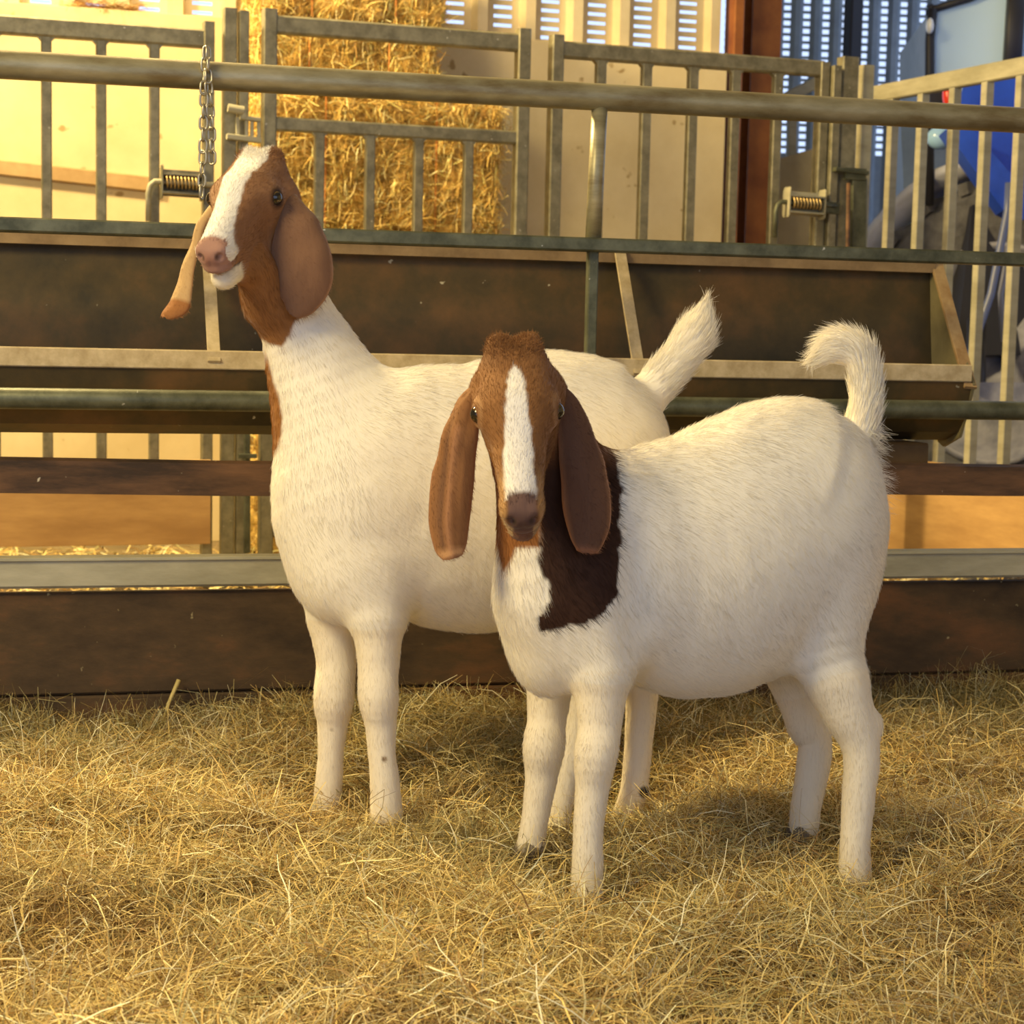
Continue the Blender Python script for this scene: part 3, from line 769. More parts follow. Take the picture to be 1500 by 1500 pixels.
def make_goat(label, vol, Hd, ears, fw, colour, tailpts, hooves, h, nhair, tailhair, ppos, fringe=None):
    V, Q = vol.mesh(h); V = relax(V, Q, 2, .5); own, tags = vol.owner(V)
    # creases of muscle and small unevenness of the skin
    N = normals(V, Q); V = V + N * ((vnoise(V, 28) - .5) * .0022)[:, None]
    part = np.zeros(len(V)); U = np.zeros(len(V)); VV = np.zeros(len(V)); mq = len(Q)
    tags = tags + ['ear']; e_id = len(tags) - 1; side = np.zeros(len(V))
    for i, e in enumerate(ears):
        v, q, u, vv = ear_mesh(**e); Q = np.concatenate([Q, q + len(V)]); V = np.concatenate([V, v]); own = np.concatenate([own, np.full(len(v), e_id)])
        U = np.concatenate([U, u]); VV = np.concatenate([VV, vv]); side = np.concatenate([side, np.full(len(v), i)])
    N = normals(V, Q)
    C = colour(V, N, own, tags, Hd, U, VV, side)
    root = empty('goat', ppos, label, 'goat', None)
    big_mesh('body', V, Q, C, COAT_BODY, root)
    eyes(root, Hd)
    for f, toe in hooves: hoof(root, f, 0, toe, HOOF)
    # coat
    D = dirfield(V, N, fw, own, tags, Hd, tailpts)
    LEN = np.full(len(V), .0135); LIFT = np.full(len(V), .24)
    for i, t in enumerate(tags):
        k = {'ear': (.0060, .32), 'head': (.0080, .34), 'leg': (.0095, .26)}.get(t)
        if k: LEN[own == i] = k[0]; LIFT[own == i] = k[1]
    X4 = np.concatenate([D, LEN[:, None], LIFT[:, None]], 1)
    for _ in range(14):
        A = np.zeros_like(X4); c_ = np.zeros(len(V))
        for i in range(4):
            np.add.at(A, Q[:, i], X4[Q[:, (i + 1) % 4]]); np.add.at(c_, Q[:, i], 1)
        X4 = .4 * X4 + .6 * A / np.maximum(c_, 1)[:, None]
    D = X4[:, :3]; D = nrm(D - N * np.sum(D * N, 1, keepdims=True)); LEN = X4[:, 3]; LIFT = X4[:, 4]
    wv = np.ones(len(V))
    for i, t in enumerate(tags):
        if t == 'ear': wv[own == i] = 1.3
        if t == 'tail': wv[own == i] = 0.0
        if t == 'head': wv[own == i] = 1.6
    ed = np.linalg.norm(V - Hd['L'](.0465, .003, .0125), axis=1); ed2 = np.linalg.norm(V - Hd['L'](-.0465, .003, .0125), axis=1)
    wv[(ed < .0125) | (ed2 < .0125)] = 0
    wv[(np.linalg.norm(V - Hd['L'](0, .163, -.004), axis=1) < .022)] = 0
    wf = wv[Q].min(1)
    R, Nn, f, mix = sample_faces(V, Q, N, nhair, wf); o = own[Q[f][:, 0]]; dd = nrm(mix(D)); cc = mix(C)
    L = mix(LEN[:, None])[:, 0]; lift = mix(LIFT[:, None])[:, 0]
    L *= rng.uniform(.55, 1.35, nhair)
    up = Nn[:, 2] > .6; L[up & np.isin(o, [i for i, t in enumerate(tags) if t == 'body'])] *= 1.25
    cc = np.clip(cc * (rng.uniform(.88, 1.06, (nhair, 1)) - .07 * vnoise(R * [1, 1, .5], 55)[:, None]), 0, .92)
    hair_object('short_coat', root, R, dd, Nn, L, cc, lift, np.full(nhair, .00023), .25)
    pm = np.clip(1 - np.linalg.norm(V - Hd['L'](0, -.085, .040), axis=1) / .045, 0, 1)
    R, Nn, f, mix = sample_faces(V, Q, N, 2600, pm[Q].min(1) + 1e-9)
    hair_object('poll_tuft', root, R, nrm(mix(D) + rng.normal(0, .8, (2600, 3))), Nn, rng.uniform(.004, .011, 2600), np.clip(mix(C) * rng.uniform(.7, 1.15, (2600, 1)), 0, .9), rng.uniform(.3, 1.0, 2600), np.full(2600, .00028), 1.0)
    if fringe is not None:
        fm = np.clip(1 - np.linalg.norm((V - fringe) / [1, 1, 2.0], axis=1) / .045, 0, 1)
        R, Nn, f, mix = sample_faces(V, Q, N, 900, fm[Q].min(1) + 1e-9)
        hair_object('rump_fringe', root, R, nrm(-fw * .8 + np.array([0, 0, -.45]) + rng.normal(0, .25, (900, 3))), Nn, rng.uniform(.015, .042, 900), np.clip(mix(C) * rng.uniform(.85, 1.05, (900, 1)), 0, .9), rng.uniform(.0, .3, 900), np.full(900, .00028), .4, 5)
    # tail plume
    tw = np.array([1.0 if tags[k] == 'tail' else 0.0 for k in own])[Q].min(1)
    R, Nn, f, mix = sample_faces(V, Q, N, tailhair, tw); dd = nrm(mix(D)); cc = np.clip(mix(C) * rng.uniform(.9, 1.12, (tailhair, 1)), 0, .92)
    L = rng.uniform(.018, .038, tailhair)
    hair_object('tail_hair', root, R, dd, Nn, L, cc, rng.uniform(.1, .45, tailhair), np.full(tailhair, .0003), .35, 5)
    return root, (V, Q, N, own, tags)

WHITE = (.86, .80, .67)
def goat_short():
    v = Vol(); fw = nrm(np.array([-.93, -.37, 0])); sd = np.array([.37, -.93, 0.0])
    px = lambda r, d: r * d / F
    dm = lambda x: 2.49 + (x - 880) / 350 * .135           # depth of the body's middle line
    mid = lambda x, y, r, dd=0: (P(x, y, dm(x) + dd), px(r, dm(x)))
    v.chain([mid(845, 868, 112), mid(885, 842, 150), mid(962, 828, 176), mid(1040, 826, 196), mid(1118, 778, 184), mid(1172, 722, 128)], .03, sd, .74)
    v.chain([mid(1154, 712, 122), mid(1176, 722, 88)], .03, sd, .95)
    v.ell(P(822, 890, 2.46), np.array([.083, .10, .120]) * .95, np.array([fw, sd, [0, 0, 1]]), .04)        # brisket
    v.ell(P(800, 960, 2.47), np.array([.035, .045, .05]), np.array([fw, sd, [0, 0, 1]]), .04)
    # shoulders and haunches either side
    for s in (1, -1):
        o = sd * s
        v.ell(P(880, 830, dm(880)) + o * .075, np.array([.070, .045, .125]), np.array([fw, sd, [0, 0, 1]]), .05)
        v.ell(P(1176, 800, dm(1200)) + o * .060, np.array([.078, .052, .150]), np.array([fw, sd, [0, 0, 1]]), .05)
    # neck
    v.chain([(P(862, 790, 2.48), px(112, 2.48)), (P(822, 720, 2.45), px(88, 2.45)), (P(790, 640, 2.42), px(60, 2.42))], .04, None, 1, 'neck')
    v.chain([(P(800, 865, 2.42), px(66, 2.42)), (P(775, 740, 2.39), px(44, 2.4)), (P(770, 660, 2.38), px(44, 2.38))], .04, None, 1, 'neck')
    # legs: (px, py, depth, radius px)
    def leg(pts, k=.012, t='leg'):
        v.chain([(P(x, y, d), px(r, d)) for x, y, d, r in pts], k, None, 1, t)
    dn, df = 2.42, 2.58
    v.chain([(P(875, 900, 2.43), px(60, dn)), (P(882, 985, 2.42), px(42, dn))], .03)
    leg([(882, 985, dn, 42), (878, 1060, dn, 32), (873, 1105, dn - .008, 32), (868, 1150, dn, 25), (862, 1210, dn, 22), (861, 1265, dn, 23), (860, 1312, dn, 24)])
    v.chain([(P(812, 900, 2.54), px(58, df)), (P(806, 985, df), px(34, df))], .03)
    leg([(806, 985, df, 36), (801, 1050, df, 29), (797, 1090, df - .008, 31), (793, 1130, df, 25), (788, 1175, df, 21), (782, 1212, df, 20), (778, 1236, df, 21)])
    hn, hf = 2.555, 2.72
    v.chain([(P(1198, 850, 2.58), px(72, hn)), (P(1204, 930, 2.565), px(58, hn)), (P(1226, 1000, 2.56), px(44, hn))], .03)
    leg([(1226, 1000, hn, 45), (1243, 1045, hn, 38), (1257, 1078, hn, 31), (1262, 1112, hn, 26), (1258, 1170, hn, 24), (1253, 1225, hn, 22), (1252, 1262, hn, 23), (1252, 1285, hn, 24)])
    v.ell(P(1277, 1062, hn), np.array([.014, .012, .018]), None, .015, 'leg')
    v.chain([(P(1165, 860, 2.70), px(72, hf)), (P(1155, 950, 2.71), px(50, hf)), (P(1168, 1010, hf), px(32, hf))], .03)
    leg([(1168, 1010, hf, 32), (1182, 1060, hf, 30), (1194, 1085, hf, 25), (1190, 1130, hf, 24), (1182, 1175, hf, 22), (1178, 1210, hf, 22)])
    v.ell(P(1063, 998, 2.55), np.array([.012, .010, .010]), None, .012)      # navel
    # hollow behind the shoulder
    v.ell(P(945, 790, dm(945) - .163), np.array([.022, .022, .12]), np.array([fw, sd, [0, 0, 1]]), .04, 'body', -1)
    # tail
    tp = [(1252, 648, 26), (1266, 606, 22), (1268, 566, 22), (1262, 530, 23), (1246, 512, 26), (1224, 508, 24), (1206, 518, 15)]
    tail = [P(x, y, 2.665) for x, y, r in tp]
    v.chain([(p, px(r, 2.665)) for p, (_, _, r) in zip(tail, tp)], .012, None, 1, 'tail')
    # head
    E = P(758, 612, 2.315); nv = P(766, 762, 2.205) - E; lat = np.array([1.0, -.07, -.02])
    Hd = head(v, E, lat, nv, 1.06)
    v.chain([(P(772, 600, 2.385), px(56, 2.38)), (P(788, 650, 2.41), px(60, 2.4))], .03, None, 1, 'neck')
    ears = [dict(path=[P(712, 566, 2.345), P(688, 590, 2.35), P(672, 640, 2.345), P(662, 700, 2.34), P(658, 760, 2.335), P(660, 800, 2.33), P(664, 818, 2.326)],
                 widths=[.012, .018, .025, .0290, .0275, .0215, .012], face=[(-.5, -.8, .3), (-.5, -.85, .1), (-.35, -.93, 0), (-.25, -.96, 0), (-.2, -.97, 0), (-.1, -1, .2), (0, -1, .5)], cup=-.35, fold=.16),
            dict(path=[P(806, 566, 2.35), P(830, 592, 2.355), P(846, 640, 2.35), P(857, 700, 2.34), P(862, 755, 2.335), P(862, 792, 2.33), P(860, 810, 2.326)],
                 widths=[.012, .018, .026, .0320, .0310, .0220, .012], face=[(.5, -.8, .3), (.5, -.85, .1), (.35, -.93, 0), (.2, -.97, 0), (.1, -.99, 0), (.1, -1, 0), (0, -1, 0)], cup=-.28, fold=.05)]
    dark = [(868, 628), (890, 645), (903, 670), (910, 720), (909, 830), (903, 872), (885, 905), (850, 916), (792, 924), (788, 905), (803, 880), (800, 850), (788, 820), (792, 700), (800, 600)]
    thro = [(716, 700), (722, 775), (731, 815), (738, 836), (748, 822), (756, 802), (790, 802), (800, 700), (790, 600), (700, 600)]
    def colour(V, N, own, tags, Hd, U, VV, side):
        x, y, d = proj_arr(V); C = np.tile(np.array(WHITE), (len(V), 1)); jig = (vnoise(V, 60) - .5) * 10 + (vnoise(V, 160) - .5) * 6
        isn = np.isin(own, [i for i, t in enumerate(tags) if t in ('neck', 'body')])
        C = np.where(isn[:, None], mixc(C, (.30, .12, .035), (3 - polydist(x, y, thro) + jig * .3) / 5 * (d < 2.6)), C)
        pd = polydist(x, y, dark); dk = np.tile(np.array((.045, .020, .012)), (len(V), 1))
        dk = mixc(dk, (.22, .08, .02), (690 - y) / 60)
        w = np.clip((2 - pd + jig) / 4, 0, 1) * (d < 2.56) * isn
        C = C * (1 - w[:, None]) + dk * w[:, None]
        hd = own == tags.index('head'); l = (V - Hd['E']) @ Hd['R'].T / Hd['s']; X, Y, Z = l[:, 0], l[:, 1], l[:, 2]
        H = np.tile(np.array((.245, .112, .040)), (len(V), 1)); H = mixc(H, (.15, .068, .028), (vnoise(V, 25) - .45) * 2)
        H = mixc(H, (.42, .22, .085), (np.abs(X) - .02) / .02 * (Y > .06) * .7)                                   # paler cheeks by the mouth
        bw = np.interp(Y, [-.045, -.03, .0, .04, .08, .12, .14], [0, .007, .013, .0155, .018, .021, .021])
        H = mixc(H, (.80, .76, .70), ((bw + (vnoise(V, 90) - .5) * .006) - np.abs(X + .001)) / .003 * (Z > -.012) * (Y > -.045) * (Y < .138 + .008 * vnoise(V, 80)))
        H = mixc(H, (.46, .27, .11), np.clip((np.abs(X) - .017) / .004, 0, 1) * np.clip((Y - .095) / .02, 0, 1) * .7)
        H = mixc(H, (.14, .08, .065), np.clip((Y - .134) / .006, 0, 1) * np.clip((.0185 - np.abs(X) + .25 * np.minimum(Z, 0)) / .003, 0, 1) * (Z > -.030)); H = mixc(H, (.085, .045, .035), np.clip((Y - .156) / .008, 0, 1) * (np.abs(X) < .019) * (Z > -.022) * .7)
        H = mixc(H, (.17, .09, .07), np.clip((Y - .120) / .01, 0, 1) * np.clip((-.022 - Z) / .004, 0, 1) * .8)
        H = mixc(H, (.55, .40, .22), np.clip((-Z - .012) / .01, 0, 1) * np.clip((Y - .06) / .02, 0, 1) * (np.abs(X) > .012) * .6)
        e1 = np.minimum(np.linalg.norm(l - [.0465, .003, .0125], axis=1), np.linalg.norm(l - [-.0465, .003, .0125], axis=1))
        H = mixc(H, (.05, .025, .015), (.0135 - e1) / .003); H = mixc(H, (.5, .3, .15), np.exp(-((e1 - .0185) / .003) ** 2) * .45)
        nz = np.minimum(np.linalg.norm(l - [.014, .164, -.003], axis=1), np.linalg.norm(l - [-.014, .164, -.003], axis=1))
        H = mixc(H, (.03, .018, .014), (.0075 - nz) / .003)
        H = mixc(H, (.06, .03, .022), np.clip((.0022 - np.abs(Z + .0345)) / .001, 0, 1) * (Y > .115) * .8)
        C[hd] = H[hd]
        er = own == tags.index('ear'); G = np.tile(np.array((.25, .115, .045)), (len(V), 1)); G = mixc(G, (.13, .065, .038), np.exp(-((VV - .34) / .17) ** 2) * np.clip((U - .2) * 5, 0, 1) * (side == 0) * .8); G = mixc(G, (.15, .07, .035), np.exp(-((VV + .6) / .13) ** 2) * np.clip((U - .3) * 5, 0, 1) * (side == 0) * .5)  # dark bands: shade of the ear's folds painted into its colour
        G = mixc(G, (.11, .055, .036), (side == 1) * .85); G = mixc(G, (.50, .27, .12), np.clip((U - .84) / .06, 0, 1) * (side == 0)); G = mixc(G, (.26, .11, .06), ((U - .95) / .03) * (side == 0))  # right-hand ear darkened as a whole, its shade painted into the colour
        G = mixc(G, (.30, .13, .065), np.clip((U - .88) / .06, 0, 1) * (side == 1) * .8); G = mixc(G, (.42, .20, .09), (np.abs(VV) - .8) / .1 * .5)
        G = mixc(G, (.45, .22, .11), np.exp(-(VV / .12) ** 2) * (U > .3) * .5 * (side == 0))
        C[er] = G[er]
        tl = own == tags.index('tail'); tipd = np.linalg.norm(V - P(1222, 522, 2.63), axis=1)
        C = np.where(tl[:, None], mixc(C, (.10, .075, .06), (.014 - tipd) / .008), C)
        lg = own == tags.index('leg'); C = np.where(lg[:, None], C * np.array((.97, .93, .86)), C)  # warmer legs: hay stain plus light bounced off the straw, painted in
        return C
    hv = [(P(860, 1322, dn), fw), (P(777, 1243, df), fw), (P(1252, 1292, hn), fw), (P(1176, 1216, hf), fw)]
    for p, _ in hv: feet.append((p[0], p[1], p[2] - .026))
    c = P(1010, 1250, 2.55)
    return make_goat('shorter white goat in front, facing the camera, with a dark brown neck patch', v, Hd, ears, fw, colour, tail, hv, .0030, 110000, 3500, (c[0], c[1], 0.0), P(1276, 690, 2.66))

def proj_arr(V):
    q = V - CAM; d = q @ FWD; return 750 + F * (q @ RIGHT) / d, 750 - F * (q @ UP) / d, d

def goat_tall():
    v = Vol(); fw = nrm(np.array([-.95, -.31, 0])); sd = np.array([.31, -.95, 0.0]); R3 = np.array([fw, sd, [0, 0, 1]])
    px = lambda r, d: r * d / F
    dm = lambda x: 2.82 + (x - 520) / 360 * .12
    mid = lambda x, y, r, dd=0: (P(x, y, dm(x) + dd), px(r, dm(x)))
    v.chain([mid(524, 790, 108), mid(552, 752, 146), mid(608, 720, 178), mid(700, 731, 197), mid(800, 700, 186), mid(862, 645, 112)], .03, sd, .74)
    v.chain([mid(862, 640, 104), mid(882, 648, 84)], .03, sd, .95)
    v.ell(P(512, 828, 2.80), np.array([.085, .10, .095]), R3, .04)
    for s in (1, -1):
        o = sd * s
        v.ell(P(552, 760, dm(552)) + o * .078, np.array([.070, .042, .140]), R3, .05)
        v.ell(P(885, 740, dm(885)) + o * .066, np.array([.085, .055, .160]), R3, .05)
    # neck
    v.chain([(P(528, 720, 2.83), px(122, 2.83)), (P(496, 622, 2.83), px(96, 2.83)), (P(460, 530, 2.82), px(70, 2.82)), (P(432, 462, 2.81), px(54, 2.81)), (P(418, 392, 2.80), px(46, 2.8))], .04, None, 1, 'neck')
    v.chain([(P(545, 618, 2.84), px(52, 2.8)), (P(484, 532, 2.83), px(40, 2.8)), (P(455, 462, 2.82), px(26, 2.8))], .03, None, 1, 'neck')
    def leg(pts, k=.012, t='leg'):
        v.chain([(P(x, y, d), px(r, d)) for x, y, d, r in pts], k, None, 1, t)
    dn, df = 2.755, 2.88
    v.chain([(P(548, 830, 2.77), px(58, dn)), (P(553, 905, dn), px(40, dn))], .03)
    leg([(553, 905, dn, 39), (554, 970, dn, 31), (554, 1020, dn - .008, 29.5), (557, 1060, dn, 23), (560, 1110, dn, 20), (564, 1155, dn, 22), (566, 1195, dn, 24)])
    v.chain([(P(478, 830, 2.87), px(50, df)), (P(487, 905, df), px(34, df))], .03)
    leg([(487, 905, df, 35), (492, 970, df, 29), (489, 1020, df - .008, 30), (487, 1060, df, 23), (484, 1110, df, 19), (481, 1150, df, 20), (478, 1182, df, 21)])
    hn, hf = 2.84, 2.95
    v.chain([(P(868, 800, 2.88), px(70, hn)), (P(860, 900, 2.85), px(52, hn)), (P(850, 985, hn), px(34, hn))], .03)
    leg([(850, 985, hn, 34), (852, 1045, hn, 26), (838, 1100, hn, 20), (825, 1160, hn, 19), (818, 1200, hn, 18), (815, 1212, hn, 18)])
    v.chain([(P(910, 780, 2.98), px(66, hf)), (P(915, 880, 2.96), px(50, hf)), (P(934, 970, hf), px(34, hf))], .03)
    leg([(934, 970, hf, 34), (940, 1020, hf, 25), (936, 1080, hf, 21), (932, 1130, hf, 20), (927, 1165, hf, 20), (917, 1192, hf, 19)])
    v.ell(P(944, 1160, hf - .01), np.array([.009, .009, .014]), None, .006, 'leg')
    tp = [(925, 606, 32), (955, 572, 30), (982, 540, 27), (1002, 514, 27), (1016, 494, 28), (1026, 470, 17), (1032, 448, 6)]
    tail = [P(x, y, 2.97) for x, y, r in tp]
    v.chain([(p, px(r, 2.97)) for p, (_, _, r) in zip(tail, tp)], .02, None, 1, 'tail')
    E = P(361, 301, 2.73); ph = math.radians(12); de = math.radians(29)
    nv = np.array([-math.sin(ph) * math.cos(de), -math.cos(ph) * math.cos(de), -math.sin(de)]); lat = np.array([math.cos(ph), -math.sin(ph), .02])
    Hd = head(v, E, lat, nv, 1.06)
    v.chain([(P(392, 330, 2.78), px(50, 2.78)), (P(410, 400, 2.80), px(52, 2.8))], .03, None, 1, 'neck')
    v.chain([(P(372, 392, 2.70), px(26, 2.7)), (P(395, 440, 2.76), px(40, 2.76))], .04, None, 1, 'neck')
    ears = [dict(path=[P(405, 282, 2.76), P(424, 296, 2.745), P(438, 330, 2.73), P(442, 372, 2.72), P(444, 412, 2.72), P(438, 444, 2.72), P(428, 462, 2.72)],
                 widths=[.012, .020, .036, .046, .044, .029, .008], face=[(.5, -.8, .3), (.5, -.85, .1), (.35, -.93, 0), (.25, -.96, 0), (.2, -.97, 0), (.1, -.99, 0), (.1, -.99, 0)], cup=-.25, fold=.0),
            dict(path=[P(322, 296, 2.79), P(303, 318, 2.80), P(287, 352, 2.80), P(276, 390, 2.80), P(268, 422, 2.79), P(257, 450, 2.78), P(243, 466, 2.77)],
                 widths=[.010, .012, .014, .016, .018, .023, .008], face=[(-.9, -.3, .2), (-.9, -.35, .1), (-.85, -.45, 0), (-.8, -.5, .1), (-.6, -.6, .4), (-.35, -.6, .7), (-.3, -.6, .8)], cup=-.4, fold=.0)]
    neckb = [(330, 400), (345, 420), (358, 466), (372, 484), (384, 497), (398, 505), (412, 506), (424, 492), (432, 470), (446, 462), (470, 436), (490, 400), (480, 260), (330, 260)]
    strip = [(380, 505), (392, 528), (402, 560), (411, 600), (413, 630), (405, 655), (397, 668), (385, 660), (380, 600)]
    def colour(V, N, own, tags, Hd, U, VV, side):
        x, y, d = proj_arr(V); C = np.tile(np.array(WHITE), (len(V), 1)); jig = (vnoise(V, 60) - .5) * 8 + (vnoise(V, 160) - .5) * 5
        isn = np.isin(own, [i for i, t in enumerate(tags) if t in ('neck', 'body')])
        for poly, col in ((neckb, (.27, .12, .04)), (strip, (.33, .14, .035))):
            w = (3 - polydist(x, y, poly) + jig * .5) / 5 * isn; C = mixc(C, col, w)
        hd = own == tags.index('head'); l = (V - Hd['E']) @ Hd['R'].T / Hd['s']; X, Y, Z = l[:, 0], l[:, 1], l[:, 2]
        H = np.tile(np.array((.26, .125, .055)), (len(V), 1)); H = mixc(H, (.33, .17, .08), (vnoise(V, 25) - .45) * 2)
        bw = np.interp(Y, [-.12, -.06, .0, .05, .09, .13, .15], [.020, .024, .022, .019, .021, .030, .032])
        H = mixc(H, (.82, .78, .70), ((bw + (vnoise(V, 90) - .5) * .005) - np.abs(X + .002)) / .003 * (Z > -.018))
        H = mixc(H, (.80, .72, .55), ((Y - .11) / .006) * (Z < -.034))
        H = mixc(H, (.36, .20, .15), ((Y - .138) / .006) * (np.abs(X) < .022) * (Z > -.034)); H = mixc(H, (.30, .14, .10), (Y - .160) / .008)
        e1 = np.minimum(np.linalg.norm(l - [.0465, .003, .0125], axis=1), np.linalg.norm(l - [-.0465, .003, .0125], axis=1))
        H = mixc(H, (.04, .022, .015), (.019 - e1) / .007)
        nz = np.minimum(np.linalg.norm(l - [.014, .164, -.003], axis=1), np.linalg.norm(l - [-.014, .164, -.003], axis=1))
        H = mixc(H, (.03, .018, .014), (.0075 - nz) / .003)
        H = mixc(H, (.06, .03, .022), np.clip((.0022 - np.abs(Z + .0345)) / .001, 0, 1) * (Y > .115) * .8)
        C[hd] = H[hd]
        er = own == tags.index('ear'); G = np.tile(np.array((.21, .11, .062)), (len(V), 1)); G = mixc(G, (.40, .22, .12), (np.abs(VV) - .85) / .1 * .5)
        G = mixc(G, (.62, .42, .20), (side == 1) * (U < .78) * .7); G = mixc(G, (.34, .14, .04), (side == 1) * (U >= .78) * .8)
        C[er] = G[er]
        dk = np.linalg.norm(V - P(944, 1160, hf - .018), axis=1); C = mixc(C, (.06, .055, .05), (.012 - dk) / .004)
        lg = own == tags.index('leg'); C = np.where(lg[:, None], C * np.array((.97, .93, .86)), C)  # leg tint mixes hay staining with painted warm bounce from the straw
        for k in (P(535, 1075, dn - .02), P(563, 1112, dn - .02), P(486, 1068, df - .02)):
            C = mixc(C, (.25, .17, .10), (.006 - np.linalg.norm(V - k, axis=1)) / .003)
        return C
    hv = [(P(567, 1203, dn), fw), (P(477, 1190, df), fw), (P(814, 1220, hn), fw), (P(913, 1200, hf), fw)]
    for p, _ in hv: feet.append((p[0], p[1], p[2] - .026))
    c = P(680, 1180, 2.86)
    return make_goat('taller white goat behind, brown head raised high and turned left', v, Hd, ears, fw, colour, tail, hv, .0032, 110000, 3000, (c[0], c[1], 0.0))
goat_short()
goat_tall()
#GOATS_END

# ------------------------------------------------------------------ straw
def straw_cols(n, kind='floor', pos=None):
    pal = np.array([(.68, .50, .17), (.80, .67, .32), (.54, .36, .12), (.86, .79, .52), (.33, .20, .075), (.36, .34, .15), (.70, .55, .23)])
    w = np.array([.22, .20, .15, .12, .10, .09, .12]); i = rng.choice(len(pal), n, p=w / w.sum()); c = pal[i] * rng.uniform(.75, 1.15, (n, 1))
    if pos is not None:       # drifts of greener hay and of browner trodden straw
        g = np.clip((vnoise(pos, 2.3) - .45) * 3, 0, 1)[:, None]; c = c * (1 - .6 * g) + np.array((.24, .21, .09)) * .6 * g
        b = np.clip((vnoise(pos + 5, 4.5) - .55) * 4, 0, 1)[:, None]; c = c * (1 - .45 * b) + np.array((.32, .17, .055)) * .45 * b
    return np.clip(c, 0, .9)
def blades(p, az, pitch, length, width, curl, cols, seg=3, bend=None):
    """bent ribbons; returns vertices, quads, colours"""
    n = len(p); D = np.stack([np.cos(az) * np.cos(pitch), np.sin(az) * np.cos(pitch), np.sin(pitch)], -1)
    S = nrm(np.stack([-np.sin(az), np.cos(az), rng.normal(0, .7, n)], -1)); S = nrm(S - D * np.sum(S * D, 1, keepdims=True)); B = nrm(np.cross(D, S))
    if bend is not None: B = nrm(B * .5 + bend)
    t = np.linspace(0, 1, seg + 1); V = np.zeros((n, seg + 1, 2, 3))
    for i, q in enumerate(t):
        c = p + D * (length * q)[:, None] + B * (curl * length * (q - q * q) * 2)[:, None] + S * (rng.normal(0, .05, n) * length * q * q)[:, None]
        w = (width * (1 - .55 * q))[:, None] * .5
        V[:, i, 0] = c - S * w; V[:, i, 1] = c + S * w
    base = np.arange(n)[:, None] * (2 * (seg + 1)); Q = np.concatenate([np.stack([base[:, 0] + 2 * i, base[:, 0] + 2 * i + 1, base[:, 0] + 2 * i + 3, base[:, 0] + 2 * i + 2], 1) for i in range(seg)])
    return V.reshape(-1, 3), Q, np.repeat(cols, 2 * (seg + 1), 0)

